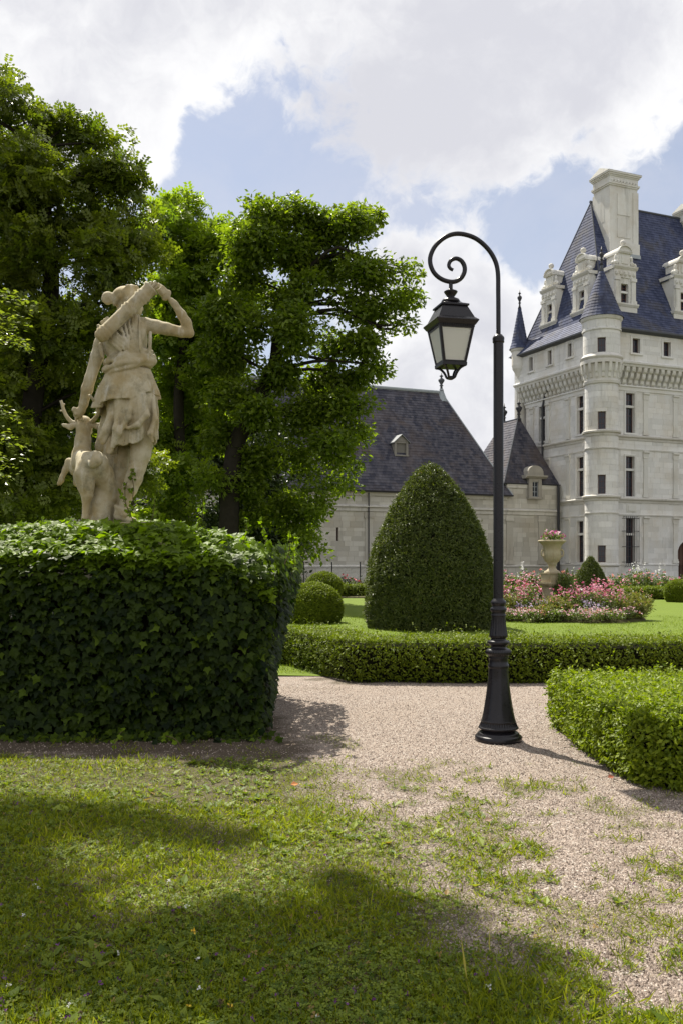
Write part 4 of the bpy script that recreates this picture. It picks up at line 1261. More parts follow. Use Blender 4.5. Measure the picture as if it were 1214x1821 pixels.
def statue_mat():
    m, t, o = material('weathered_marble')
    g = t.new('ShaderNodeNewGeometry').outputs['Position']
    n1 = t.noise(g, 3.2, 7, .65, .3); n2 = t.noise(g, 9, 6, .6)
    c = t.mix(n2, (.35, .305, .20), (.54, .495, .37))
    c = t.mix(t.maprange(n1, .42, .62, 0, .7), c, (.29, .215, .085))
    c = t.mix(t.maprange(t.noise(g, 5.5, 8, .72), .52, .66, 0, .6), c, (.15, .14, .085))
    c = t.mix(t.maprange(t.noise(t.vmath('ADD', g, (7, 3, 1)), 17, 6, .7), .60, .70, 0, .35), c, (.12, .12, .09))
    c = t.mix(t.maprange(t.noise(t.vmath('MULTIPLY', g, (14, 14, 2.5)), 1, 5, .65), .56, .75, 0, .5), c, (.66, .65, .60))
    f = t.noise(g, 60, 5, .7)
    principled(t, o, c, .8, .25, t.bump(f, .35, .006))
    return m
M['marble'] = statue_mat()
statue = thing('statue', (S0.x, SY, S0.z), 'weathered stone statue of a draped huntress with quiver beside a leaping deer', 'statue')

# body: one continuous figure
B = Sdf(L(230, 1680, -.42), L(1130, 40, .5), .0105)
def chain(G_, pts, k=.02):
    for (x0, y0, d0, q0), (x1, y1, d1, q1) in zip(pts, pts[1:]):
        G_.cap(L(x0, y0, d0), r_(q0), L(x1, y1, d1), r_(q1), k)
B.ell(L(622, 430), (r_(146), .145, r_(165)), .05)
B.ell(L(640, 590), (r_(140), .145, r_(120)), .06)
B.ell(L(650, 780), (r_(172), .20, r_(150)), .06)
chain(B, [(606, 330, .0, 62), (612, 270, .0, 52), (628, 225, .01, 56)], .03)
chain(B, [(606, 300, -.02, 52), (484, 378, 0, 46)], .04); chain(B, [(606, 300, -.02, 42), (756, 332, 0, 47)], .04)
B.ell(L(560, 430, -.10), (r_(75), .07, r_(95)), .05, .3); B.ell(L(695, 410, -.10), (r_(75), .07, r_(95)), .05, -.3)
B.ell(L(640, 178, .01), (r_(84), .14, r_(104)), .02)                  # head
B.ell(L(672, 215, .06), (r_(52), .09, r_(60)), .03)                   # jaw
B.ell(L(655, 190, -.125), (r_(13), .03, r_(24)), .008)                # ear
B.cap(L(700, 180, .12), r_(18), L(716, 205, .13), r_(10), .02)        # nose, turned away
for i in range(9):                                                     # waved hair
    a = i / 8
    chain(B, [(560 + 8 * i, 205 - 12 * i, -.09 + .004 * i, 15), (600 + 9 * i, 160 - 9 * i, -.125 + .006 * i, 17), (655 + 6 * i, 120 + 6 * (i - 4), -.12 + .012 * i, 15), (705 + 2 * i, 125 + 9 * (i - 4), -.06 + .012 * i, 13)], .008)
B.ell(L(628, 140, -.01), (r_(94), .135, r_(66)), .015)
B.cap(L(575, 175, -.04), r_(38), L(530, 165, -.04), r_(26), .02)
B.ell(L(508, 150, -.04), (r_(40), .06, r_(36)), .012); B.ell(L(488, 168, -.05), (r_(24), .04, r_(22)), .012); B.ell(L(505, 185, -.04), (r_(24), .04, r_(18)), .012)
chain(B, [(640, 96, -.02, 14), (690, 88, .0, 18), (712, 98, .02, 14)], .012)
chain(B, [(480, 384, 0, 47), (452, 460, .0, 44), (428, 545, .0, 43), (378, 690, .02, 37), (354, 760, .04, 39), (324, 860, .07, 29), (307, 900, .09, 22)], .02)   # arm to the deer
chain(B, [(303, 900, .09, 29), (282, 920, .10, 33)], .02)
for j, (fx, fy, fd) in enumerate(((262, 915, .06), (262, 935, .09), (275, 948, .12), (300, 950, .13))):
    chain(B, [(280 + 4 * j, 915, .09, 15), (fx, fy, fd, 11), (fx + 14, fy + 16, fd - .01, 9)], .006)
chain(B, [(292, 905, .07, 13), (262, 890, .05, 11), (255, 905, .04, 9)], .006)
chain(B, [(756, 334, 0, 50), (830, 347, -.01, 45), (900, 362, -.02, 41), (1000, 382, -.01, 35), (1052, 388, 0, 30)], .02)                                            # raised arm
chain(B, [(1052, 385, 0, 30), (1032, 320, -.01, 35), (1002, 268, -.03, 31), (957, 200, -.05, 22), (935, 178, -.06, 20)], .02)
B.ell(L(905, 145, -.07), (r_(42), .028, r_(25)), .015, .9)
for j, (fx, fy) in enumerate(((852, 62), (856, 78), (862, 92), (872, 106))):
    chain(B, [(903 - 6 * j, 112 + 10 * j, -.075 - .012 * j, 12), (880 - 4 * j, 92 + 9 * j, -.09 - .012 * j, 11), (fx, fy + 8, -.085 - .01 * j, 8)], .005)
chain(B, [(900, 165, -.05, 13), (868, 140, -.10, 11), (850, 118, -.12, 8)], .006)
chain(B, [(725, 850, .0, 112), (732, 1080, .02, 84), (718, 1210, .01, 68), (700, 1295, .0, 55), (680, 1370, -.03, 57), (652, 1440, -.03, 50), (616, 1530, .0, 34), (596, 1585, .01, 30)], .025)   # standing leg
chain(B, [(596, 1585, .01, 33), (580, 1618, -.02, 34), (600, 1640, .10, 32), (640, 1650, .24, 24)], .02)
for j in range(3): chain(B, [(558 + 4 * j, 1560 + 22 * j, -.02, 16), (590 + 6 * j, 1578 + 18 * j, -.07, 13), (628, 1590 + 14 * j, .0, 14)], .006)     # sandal straps
chain(B, [(600, 850, .05, 110), (520, 1020, .22, 88), (470, 1180, .34, 62), (520, 1400, .3, 56), (560, 1580, .26, 34), (560, 1640, .32, 30)], .03)          # striding leg
body = link('figure', B.mesh('figure', M['marble'], xf), statue)
tag(body, 'woman seen from behind, one arm raised to her quiver')

# tunic
Tn = Sdf(L(340, 1240, -.42), L(930, 260, .46), .0095)
def skirt(top, bot, prof, hem, nf, amp, ph, thick=.02, flare_folds=1.0):
    """prof: rows (zy, cx, rx, ry, cy); hem(x) -> zoomed height of the lower edge at each angle"""
    sl, X, Y, Z = Tn.region(L(340, bot + 40, -.42), L(930, top - 20, .46))
    zy = 1640 - Z / SK
    zr = [p[0] for p in prof]
    cx = (np.interp(zy, zr, [p[1] for p in prof]) - 600) * SK
    rx = np.interp(zy, zr, [p[2] for p in prof]) * SK; ry = np.interp(zy, zr, [p[3] for p in prof]); cy = np.interp(zy, zr, [p[4] for p in prof])
    th = np.arctan2((Y - cy) / ry, (X - cx) / rx)
    gr = np.clip((zy - top) / (bot - top), 0, 1)
    f = 1 + amp * gr ** flare_folds * (np.sin(nf * th + ph + 2.2 * gr) + .5 * np.sin((nf * 1.7) * th + 1.3 * ph - 1.5 * gr)) + .017 * np.sin(38 * th + 7 * gr) + .010 * np.sin(61 * th - 5 * gr)
    rho = np.sqrt(((X - cx) / (rx * f)) ** 2 + ((Y - cy) / (ry * f)) ** 2)
    m = np.minimum(rx, ry)
    d = (rho - 1) * m
    hz = hem(np.cos(th), np.sin(th))
    dh = (zy - hz) * SK
    dt = (top - zy) * SK
    inner = np.where(zy > hz - 60, -(d + thick), -1.0)
    d = np.maximum.reduce([d, dh, dt, inner])
    Tn.union(sl, d, .010)
hem1 = lambda c_, s_: 850 - 48 * c_ + 12 * np.sin(5 * np.arccos(np.clip(c_, -1, 1)) + 1) + 22 * (s_ > 0)
skirt(630, 960, [(630, 645, 142, .145, 0), (700, 642, 168, .18, 0), (780, 638, 200, .21, 0), (900, 630, 226, .235, 0), (960, 627, 234, .24, 0)], hem1, 9, .10, .6, .022)
hem2 = lambda c_, s_: 1120 + np.where(c_ < -.05, 55, 0) * np.clip(-c_ * 3, 0, 1) + 30 * np.sin(4 * np.arccos(np.clip(c_, -1, 1)) + 2.2)
skirt(760, 1220, [(760, 652, 162, .19, 0), (900, 668, 166, .2, 0), (1000, 676, 160, .2, .01), (1130, 672, 156, .205, .02), (1220, 660, 152, .2, .02)], hem2, 7, .13, 2.1, .022, .7)
# wind-blown flap over the striding thigh
def flap(pts, w0):
    for (a, b) in zip(pts, pts[1:]):
        Tn.cap(L(a[0], a[1], a[2] + .018), r_(a[3] * .8), L(b[0], b[1], b[2] + .018), r_(b[3] * .8), .034)
flap([(500, 900, .12, 70), (450, 1030, .2, 62), (405, 1130, .26, 44), (382, 1180, .28, 22)], 1)
flap([(560, 900, -.10, 46), (520, 1040, -.14, 40), (490, 1130, -.15, 28)], 1)
flap([(545, 950, -.15, 18), (505, 1060, -.19, 20), (470, 1110, -.19, 14)], 1); flap([(600, 900, -.17, 20), (585, 1050, -.22, 24), (560, 1170, -.2, 18)], 1)
flap([(690, 860, -.20, 20), (670, 980, -.235, 24), (610, 1080, -.23, 20), (580, 1140, -.2, 14)], 1); flap([(770, 830, -.19, 18), (790, 960, -.22, 22), (730, 1030, -.25, 22), (670, 1050, -.235, 14)], 1)
flap([(820, 850, -.12, 18), (835, 980, -.14, 22), (805, 1080, -.17, 20), (820, 1130, -.15, 14)], 1)
# folded mantle round the waist
for j, (zy, rr, rad, tl, ry) in enumerate(((545, 140, 17, .20, .155), (575, 150, 21, .14, .168), (610, 154, 23, .20, .172), (640, 146, 17, .27, .163), (590, 160, 11, .02, .178))):
    sl, X, Y, Z = Tn.region(L(400, 760, -.36), L(880, 460, .36))
    cx = (646 - 600) * SK
    th = np.arctan2(Y / ry, (X - cx) / (rr * SK))
    rho = np.sqrt(((X - cx) / (rr * SK)) ** 2 + (Y / ry) ** 2)
    zt = (1640 - zy) * SK + (X - cx) * tl + .006 * np.sin(5 * th + j * 2)
    d = np.sqrt(((rho - 1) * .19) ** 2 + (Z - zt) ** 2) - r_(rad) * (1 + .18 * np.sin(7 * th + j))
    Tn.union(sl, d, .010)
# bodice: cloth over the left shoulder and back, with pleats
Tn.ell(L(606, 455, -.005), (r_(140), .150, r_(150)), .02)
back = lambda x, y: -.166 - .02 * math.cos((x - 620) / 130) + .05 * (abs(x - 620) / 150) ** 2
for (x0, y0, x1, y1, q_) in ((700, 285, 738, 545, 11), (684, 300, 724, 540, 9), (664, 330, 706, 535, 9), (640, 350, 688, 535, 9), (715, 290, 752, 545, 9), (620, 380, 668, 530, 9),
                             (480, 335, 560, 420, 13), (500, 320, 590, 420, 12), (455, 355, 520, 440, 13), (520, 308, 620, 400, 12),
                             (545, 440, 640, 520, 12), (560, 425, 680, 525, 11), (540, 465, 610, 525, 12), (590, 420, 720, 530, 10), (800, 400, 795, 540, 12), (470, 480, 480, 560, 12)):
    P = []
    for t in np.linspace(0, 1, 5):
        x, y = x0 + (x1 - x0) * t, y0 + (y1 - y0) * t
        yy = max(0, 1 - (abs(y - 430) / 190) ** 2)
        P.append((x, y, back(x, y) * (.62 + .38 * yy), q_))
    chain(Tn, P, .012)
link('tunic', Tn.mesh('tunic', M['marble'], xf), statue)

# quiver with bands and arrows
a, b = L(476, 470, -.27), L(822, 118, -.20)
q = MB()
n = 40; P = []; Rr = []
for i in range(n + 1):
    t = i / n
    P.append(xf(a + (b - a) * t)); rad = 44 + 2 * t
    if t < .04: rad = 26 + 450 * t
    for bc in (.10, .14, .56, .61, .80, .84, .97, 1.0):
        if abs(t - bc) < .014: rad += 9
    Rr.append(rad * SK)
q.tube(P, Rr, 20); qv = q.obj('quiver', M['marble'], statue, True)
q = MB(); u = (b - a) / np.linalg.norm(b - a)
for j in range(7):
    an = j * .9; off = np.array([-u[2], 0, u[0]]) * math.cos(an) * .035 + np.array([0, 1, 0]) * math.sin(an) * .035
    e = b + u * (.05 + .012 * (j % 3)) + off
    q.tube([xf(b + off), xf(e)], [.012, .015], 6)
q.obj('arrows', M['marble'], qv)
q = MB(); st = [L(745, 545, -.2), L(742, 420, -.19), L(728, 300, -.12), L(700, 270, -.02)]
q.tube([xf(p) for p in catmull(st, 5)], .012, 8); q.obj('strap', M['marble'], qv, True)

# deer and the stump that carries it
Dr = Sdf(L(80, 1680, -.42), L(640, 780, .62), .0105)
chain(Dr, [(298, 1210, .16, 72), (325, 1255, .08, 76), (375, 1275, -.02, 80), (425, 1285, -.12, 84)], .05)
Dr.ell(L(440, 1285, -.12), (r_(84), .14, r_(88)), .05)
Dr.ell(L(365, 1350, -.12), (r_(62), .13, r_(105)), .05)
chain(Dr, [(296, 1195, .18, 64), (294, 1100, .21, 52), (297, 1010, .23, 48), (294, 975, .25, 48)], .03)
chain(Dr, [(294, 968, .27, 48), (285, 985, .42, 36), (280, 1005, .54, 24)], .03)
for pts in ([(250, 978, .24, 16), (205, 1000, .22, 22), (165, 990, .2, 12), (152, 982, .2, 5)], [(345, 982, .24, 16), (395, 996, .22, 22), (425, 982, .2, 12), (438, 970, .2, 5)]):
    chain(Dr, pts, .012)
chain(Dr, [(470, 1235, -.26, 32), (474, 1268, -.29, 38), (450, 1290, -.30, 30), (425, 1275, -.28, 16)], .012)         # tail
chain(Dr, [(262, 1290, .16, 58), (222, 1255, .18, 34), (205, 1243, .18, 25), (185, 1300, .16, 22), (163, 1350, .15, 16), (158, 1372, .15, 19), (145, 1392, .15, 15), (138, 1402, .14, 10)], .015)
chain(Dr, [(270, 1300, .22, 50), (250, 1385, .24, 26), (290, 1400, .24, 18), (296, 1435, .24, 17)], .015)
chain(Dr, [(372, 1360, -.15, 74), (378, 1430, -.15, 54), (386, 1490, -.15, 38), (380, 1520, -.14, 27), (366, 1640, -.10, 23), (355, 1680, -.08, 25)], .025)
chain(Dr, [(470, 1340, -.04, 78), (500, 1430, .02, 56), (515, 1500, .04, 36), (512, 1540, .06, 28), (505, 1640, .08, 24), (505, 1680, .08, 26)], .025)
chain(Dr, [(455, 1420, .06, 66), (450, 1560, .02, 72), (440, 1700, .02, 84)], .03)                                      # stump
chain(Dr, [(575, 1180, .16, 56), (560, 1400, .16, 60), (555, 1700, .16, 74)], .03)
deer = link('deer', Dr.mesh('deer', M['marble'], xf), statue)
for side in (-1, 1):
    q = MB()
    f = lambda zx: 297 + side * (297 - zx) if side > 0 else zx
    main = [(250, 972), (215, 965), (180, 930), (158, 880), (146, 835), (140, 818)]
    if side > 0: main = [(347, 966), (380, 955), (415, 935), (440, 905), (425, 860), (404, 822)]
    dd = np.linspace(.24, .22 if side < 0 else -.16, len(main))
    P = [xf(L(x, y, d_)) for (x, y), d_ in zip(main, dd)]
    q.tube(catmull(P, 4), list(np.linspace(16, 9, 21) * SK), 8)
    tines = [((246, 972), (238, 910)), ((162, 888), (134, 888)), ((150, 850), (166, 842))] if side < 0 else [((355, 960), (385, 928))]
    for (x0, y0), (x1, y1) in tines:
        q.tube([xf(L(x0, y0, .24)), xf(L(x1, y1, .22))], [11 * SK, 5 * SK], 7)
    q.obj('antler', M['marble'], deer, True)
# base slab and pedestal (inside the ivy)
q = MB(); q.box(S0.x - .62, S0.x + .42, SY - .38, SY + .6, S0.z - .3, S0.z - .05); q.obj('base_slab', M['marble'], statue)
q = MB(); q.box(S0.x - .58, S0.x + .38, SY - .34, SY + .56, 0, S0.z - .3); q.obj('pedestal', M['gallery_stone'], statue)

# ------------------------------------------------------------------ garden urn
UY = 26.5; UP = at(981, 1000, UY); uc = (UP.x, UY)
urn = thing('garden_urn', (UP.x, UY, 0), 'mossy stone urn of petunias on a stepped pedestal in the flower bed', 'urn')
uz = lambda py: EYE + (1000 - py) / F * UY
q = MB()
def sq(mb, h, z0, z1, rot=.45):
    c_, s_ = math.cos(rot), math.sin(rot)
    P = [(uc[0] + (x * c_ - y * s_) * h, uc[1] + (x * s_ + y * c_) * h, z) for z in (z0, z1) for x, y in ((-1, -1), (1, -1), (1, 1), (-1, 1))]
    mb.hexa(P)
sq(q, .20, 0, uz(1041)); sq(q, .26, uz(1041), uz(1038.5)); sq(q, .29, uz(1038.5), uz(1035)); sq(q, .22, uz(1035), uz(1021)); sq(q, .245, uz(1021), uz(1019))
q.obj('pedestal', M['urn_stone'], urn)
q = MB(); u_ = lambda py: uz(py)
q.lathe([(.22, u_(1019)), (.22, u_(1016)), (.15, u_(1014)), (.10, u_(1010)), (.11, u_(1005)), (.15, u_(1003)), (.13, u_(1001.5)), (.19, u_(999)), (.25, u_(993)), (.265, u_(987)), (.255, u_(983)), (.24, u_(980)), (.245, u_(976)), (.27, u_(970)), (.33, u_(966)), (.39, u_(963.5)), (.40, u_(961.5)), (.37, u_(960.5)), (.3, u_(961.5)), (.02, u_(963))],
        uc, 64, lambda z: (20, .08 if u_(999.5) < z < u_(985) else 0), False)
q.obj('bowl', M['urn_stone'], urn, True)
for sgn in (-1, 1):
    q = MB(); P = [(uc[0] + sgn * x, uc[1] - .05, u_(y)) for x, y in ((.23, 990), (.30, 988), (.31, 982), (.27, 977), (.235, 979))]
    q.tube(catmull(P, 4), .024, 8); q.obj('handle', M['urn_stone'], urn, True)
# ------------------------------------------------------------------ foliage tools
def unit(v): return v / np.maximum(np.linalg.norm(v, axis=-1, keepdims=True), 1e-9)
TPL = {
    'leaf': (np.array([(0, 0, 0), (.45, .27, .05), (1, 0, -.08), (.45, -.27, .05)]), np.array([(0, 1, 2), (0, 2, 3)])),
    'quad': (np.array([(0, 0, 0), (.5, .30, .0), (1, 0, 0), (.5, -.30, .0)]), np.array([(0, 1, 2, 3)])),
    'ivy': (np.array([(.28, 0, .03), (0, 0, 0), (-.14, .26, -.03), (.10, .36, .0), (.34, .56, -.07), (.50, .25, .01), (1, 0, -.10), (.50, -.25, .01), (.34, -.56, -.07), (.10, -.36, .0), (-.14, -.26, -.03)]),
            np.array([(0, i, i + 1) for i in range(1, 10)] + [(0, 10, 1)])),
    'blade': (np.array([(0, 0, 0), (.4, .055, .05), (.4, -.055, .05), (1, 0, .26)]), np.array([(0, 2, 1), (1, 2, 3)])),
    'needle': (np.array([(0, .10, 0), (0, -.10, 0), (1, 0, 0)]), np.array([(0, 1, 2)])),
    'petal': (np.array([(0, 0, 0), (.6, .4, .1), (1, 0, .05), (.6, -.4, .1)]), np.array([(0, 1, 2, 3)])),
}
def scatter(tpl, P, n, t, size, rnd, wscale=1.0):
    V0, F0 = TPL[tpl]
    n = unit(n); t = unit(t - n * np.sum(t * n, 1, keepdims=True)); b = np.cross(n, t)
    s = np.asarray(size).reshape(-1, 1, 1) if np.ndim(size) else size
    V = P[:, None, :] + s * (V0[None, :, 0:1] * t[:, None] + wscale * V0[None, :, 1:2] * b[:, None] + V0[None, :, 2:3] * n[:, None])
    Fx = F0[None] + (np.arange(len(P)) * len(V0))[:, None, None]
    return V.reshape(-1, 3), Fx.reshape(-1, F0.shape[1]), np.repeat(rnd, len(V0))
class Leaves:
    def __init__(s): s.V = []; s.F = {3: [], 4: []}; s.R = []; s.n = 0
    def add(s, *a, **k):
        V, Fx, R_ = scatter(*a, **k)
        s.V.append(V); s.F[Fx.shape[1]].append(Fx + s.n); s.R.append(R_); s.n += len(V)
        return s
    def obj(s, name, mat, parent=None, kind=None):
        fs = [np.concatenate(s.F[k]) for k in (3, 4) if s.F[k]]
        o = link(name, mesh_np(name, np.concatenate(s.V), fs, mat, np.concatenate(s.R)), parent)
        if kind: o['kind'] = kind
        return o
def rdir(n): return unit(rng.normal(size=(n, 3)))

M['bark'] = plain('bark', (.030, .026, .020), .95, .1, var=.5, scale=5, bump=.8)
M['twig'] = plain('twig', (.09, .07, .035), .9, .1)
M['leaf_maple'] = leafmat('leaf_maple', (.062, .105, .008), (.195, .250, .022), .52)
M['leaf_ash'] = leafmat('leaf_ash', (.10, .165, .010), (.24, .305, .026), .52)
M['leaf_locust'] = leafmat('leaf_locust', (.048, .078, .008), (.165, .195, .018), .48)
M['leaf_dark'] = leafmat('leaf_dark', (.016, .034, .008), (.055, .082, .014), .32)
M['leaf_beech'] = leafmat('leaf_beech', (.11, .16, .020), (.22, .25, .045), .4, rough=.3)
M['leaf_box'] = leafmat('leaf_box', (.080, .125, .005), (.245, .295, .013), .38, rough=.5, spec=.25)
M['leaf_box_far'] = leafmat('leaf_box_far', (.062, .098, .005), (.190, .228, .012), .30, rough=.55, spec=.2)
M['leaf_yew'] = leafmat('leaf_yew', (.030, .050, .008), (.120, .142, .022), .24, rough=.5, c3=(.17, .13, .035), c3_from=.95)
M['leaf_ivy'] = leafmat('leaf_ivy', (.006, .017, .003), (.175, .265, .012), .48, (1.5, 1.6, .3), rough=.48, spec=.16, c3=(.30, .27, .035), c3_from=.985)  # dark end paints the shaded front, bright end the sunlit fresh top
M['core'] = plain('shaded_twigs', (.012, .012, .006), .95, .05, var=.4, scale=9)  # near-black: the shade inside hedges, topiary and ivy is put into the colour
M['grass'] = leafmat('grass_blades', (.065, .098, .006), (.30, .315, .022), .47, rough=.6, spec=.15, c3=(.42, .34, .14), c3_from=.88)
M['clover'] = leafmat('clover_leaves', (.048, .088, .006), (.215, .265, .024), .36, rough=.5, spec=.22, c3=(.26, .17, .06), c3_from=.97)
M['lawn_grass'] = leafmat('lawn_blades', (.12, .175, .015), (.20, .25, .028), .3, rough=.6)

# ------------------------------------------------------------------ trees
def tree(name, label, Y, trunk, lobes, leaf, nleaf, size, per=30, spread=.5, depth=1.0, limbs=True, tr=.28, cat='tree', group=None, pinnate=False, flat=.7, shell=.55, seed=None, twigs=2, thin=.5, gaps=0.0):
    """trunk: pixels of the trunk from the ground up; lobes: (px, py, radius px[, dy]) of the foliage masses at distance Y"""
    k_ = Y / F
    tp = [Vector(at(x, y, Y)) for x, y in trunk]
    tp[0].z = -.1
    root = thing(name, (tp[0].x, Y, 0), label, cat, group)
    W = MB()
    m = len(tp)
    sp = catmull([tuple(p) for p in tp], 5)
    W.tube(sp, [tr * (1.25 if i < 2 else 1) * (1 - .62 * i / len(sp)) for i in range(len(sp))], 10)
    cs, rs = [], []
    for lb in lobes:
        dy = lb[3] if len(lb) > 3 else random.uniform(-.8, .8) * depth * lb[2] * k_ * 1.2
        cs.append(np.array(at(lb[0], lb[1], Y)) + np.array([0, dy, 0])); rs.append(lb[2] * k_)
    cs = np.array(cs); rs = np.array(rs)
    rs = np.maximum(rs * .45, rs - spread * 1.0)
    wts = (rs + .25) ** 2.2; wts /= wts.sum()
    nc = nleaf // per
    li = rng.choice(len(cs), nc, p=wts)
    dr = rdir(nc)
    rad = rng.random(nc) ** shell
    cc = cs[li] + dr * (rs[li] * rad)[:, None] * np.array([1, 1.0, .92])
    cc[:, 2] = np.maximum(cc[:, 2], .4)
    if gaps:
        nz = fbm(cc[:, 0] * .85 + cc[:, 1] * .4 + 50, cc[:, 2] * .85 + cc[:, 1] * .3 + 50, 123, 3)
        keep_ = nz > gaps
        cc = cc[keep_]; li = li[keep_]; nc = len(cc)
    if limbs:
        top = [np.array(p) for p in sp[len(sp) // 3:]]
        for c_, r0 in zip(cs, rs):
            if c_[2] < sp[len(sp) // 3][2] + .6: continue
            st = min(top, key=lambda p: np.linalg.norm(p - c_) + 1.5 * max(0, p[2] - c_[2]))
            md = (st + c_) / 2 + np.array([random.uniform(-.3, .3), random.uniform(-.3, .3), random.uniform(.0, .5)])
            d_ = np.linalg.norm(c_ - st); r1 = min(tr * .36, .02 + d_ * .016)
            cp_ = catmull([st, md + rng.normal(size=3) * d_ * .07, md * .4 + c_ * .6 + rng.normal(size=3) * d_ * .06, c_], 4)
            W.tube(cp_, list(np.linspace(r1, r1 * .25, len(cp_))), 6, False)
            for _ in range(twigs):
                e = c_ + rdir(1)[0] * r0 * .65; s_ = cp_[random.randrange(len(cp_) // 3, len(cp_))]
                mm = (np.array(s_) + e) / 2 + rng.normal(size=3) * .15
                W.tube(catmull([s_, mm, e], 3), list(np.linspace(r1 * .4, .012, 7)), 5, False)
    W.obj('trunk', M['bark'], root, True)
    # leaves in flattened sprays round clump centres
    LV_ = Leaves()
    ci = np.repeat(np.arange(nc), per)
    off = rdir(len(ci)) * (rng.random((len(ci), 1)) ** .45 * 1.75) * np.array([spread, spread, spread * thin])
    P = cc[ci] + off
    out = unit(P - cs[li][ci] + np.array([0, 0, .5]) * rs[li][ci][:, None])
    nrm = unit(np.array([0, 0, 1.0]) * flat + out * .5 + rng.normal(size=P.shape) * .75)
    tip = unit(out + rng.normal(size=P.shape) * .7 + np.array([0, 0, -.35]))
    tone = np.clip(rng.random(nc) * .55, 0, 1)[ci] + rng.random(len(ci)) * .45
    if pinnate:
        # leaflets in two rows on a drooping stalk
        t_ = unit(tip - nrm * np.sum(tip * nrm, 1, keepdims=True)); b_ = np.cross(nrm, t_)
        for j in range(4):
            for sg in (-1, 1):
                LV_.add('quad', P + t_ * (size * .55 * j), nrm + .15 * rng.normal(size=P.shape), t_ * .55 + sg * b_, size * rng.uniform(.75, 1.1, len(P)), tone)
    else:
        LV_.add('leaf', P, nrm, tip, size * rng.uniform(.65, 1.25, len(P)), tone)
    LV_.obj('crown', M[leaf], root)
    return root

tree('locust_tree', 'tall feathery dark green tree towering behind the statue at the picture edge', 27,
     [(40, 1045), (45, 900), (60, 700), (90, 520), (80, 380), (70, 260)],
     [(110, 205, 62), (60, 225, 70), (165, 250, 60), (20, 200, 60), (-50, 260, 110), (120, 310, 90), (205, 325, 60), (50, 340, 100), (235, 390, 48), (150, 410, 85), (60, 450, 100), (-40, 430, 120),
      (190, 480, 70), (100, 540, 95), (10, 560, 100), (230, 545, 55), (150, 620, 95), (40, 660, 110), (-50, 640, 120), (110, 740, 105), (10, 790, 110), (200, 720, 75), (120, 850, 95), (20, 890, 90), (230, 820, 75), (215, 430, 45), (255, 450, 35), (-5, 135, 22), (-60, 160, 60), (40, 800, 75, -2.4), (60, 890, 70, -2.4), (30, 700, 75, -2.4), (20, 950, 60, -2.0), (80, 620, 70, -2.2), (150, 900, 60, -1.5)],
     'leaf_locust', 23000, .15, 34, .42, 1.0, gaps=.40, pinnate=True, tr=.38, shell=.5)
tree('walnut_tree', 'light yellow-green tree between the dark tree and the broad tree', 39,
     [(330, 1040), (325, 880), (318, 700), (335, 560), (340, 450)],
     [(300, 362, 30), (335, 375, 40), (280, 385, 36), (375, 400, 42), (320, 430, 60), (260, 430, 45), (395, 460, 55), (340, 500, 70), (275, 510, 60), (390, 560, 65), (320, 590, 75), (260, 610, 60), (380, 660, 70), (300, 690, 75), (420, 520, 45), (350, 760, 70), (270, 780, 60), (325, 860, 60, -1.6), (300, 930, 50, -1.6), (340, 950, 45, -1.6)],
     'leaf_ash', 10000, .20, 18, .45, 1.0, pinnate=True, tr=.3, shell=.5)
tree('maple_tree', 'broad leafy green tree with forking dark trunk in front of the slate gallery roof', 36,
     [(408, 1060), (408, 930), (412, 850), (420, 790), (455, 720), (488, 650), (495, 600), (515, 540), (530, 470)],
     [(430, 405, 42), (480, 395, 45), (530, 385, 40), (575, 405, 48), (620, 410, 42), (650, 385, 22), (655, 425, 38), (690, 455, 34), (715, 490, 30), (725, 530, 24), (700, 540, 28), (712, 575, 16),
      (460, 450, 55), (530, 450, 55), (600, 470, 55), (650, 490, 48), (430, 510, 50), (490, 530, 55), (560, 530, 58), (620, 545, 50), (665, 560, 36), (450, 590, 50), (540, 600, 55), (600, 610, 52), (648, 615, 40), (668, 655, 22), (640, 665, 30),
      (580, 670, 50), (500, 670, 48), (600, 725, 46), (540, 740, 52), (630, 770, 30), (470, 740, 50), (590, 800, 50), (620, 835, 32), (520, 810, 52), (450, 820, 48), (560, 860, 44), (595, 880, 26), (500, 880, 46), (540, 930, 50), (460, 920, 50), (585, 955, 24), (555, 975, 28), (500, 975, 40), (600, 905, 30), (620, 865, 34), (640, 800, 34), (640, 840, 26), (570, 905, 40), (440, 700, 50), (640, 725, 24), (420, 640, 50), (400, 560, 46), (390, 620, 48), (396, 700, 48), (388, 770, 46), (440, 860, 44), (380, 850, 40), (455, 960, 36)],
     'leaf_maple', 92000, .22, 55, .40, 1.2, tr=.42, shell=.40, thin=.62, gaps=.435, twigs=3)
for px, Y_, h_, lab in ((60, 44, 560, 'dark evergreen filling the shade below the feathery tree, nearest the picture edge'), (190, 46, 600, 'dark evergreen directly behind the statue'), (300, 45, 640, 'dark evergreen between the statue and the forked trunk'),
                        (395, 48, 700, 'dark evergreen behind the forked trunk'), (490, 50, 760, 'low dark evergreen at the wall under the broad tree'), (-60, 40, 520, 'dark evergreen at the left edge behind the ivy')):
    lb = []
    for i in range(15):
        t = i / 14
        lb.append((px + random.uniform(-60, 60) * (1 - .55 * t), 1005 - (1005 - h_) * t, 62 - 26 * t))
    tree('evergreen_tree', lab, Y_, [(px, 1035), (px, 900), (px + 5, h_ + 60)], lb, 'leaf_dark', 15000, .26, 25, .55, .8, tr=.25, group='dark evergreens under the tall trees', shell=.45, twigs=1)

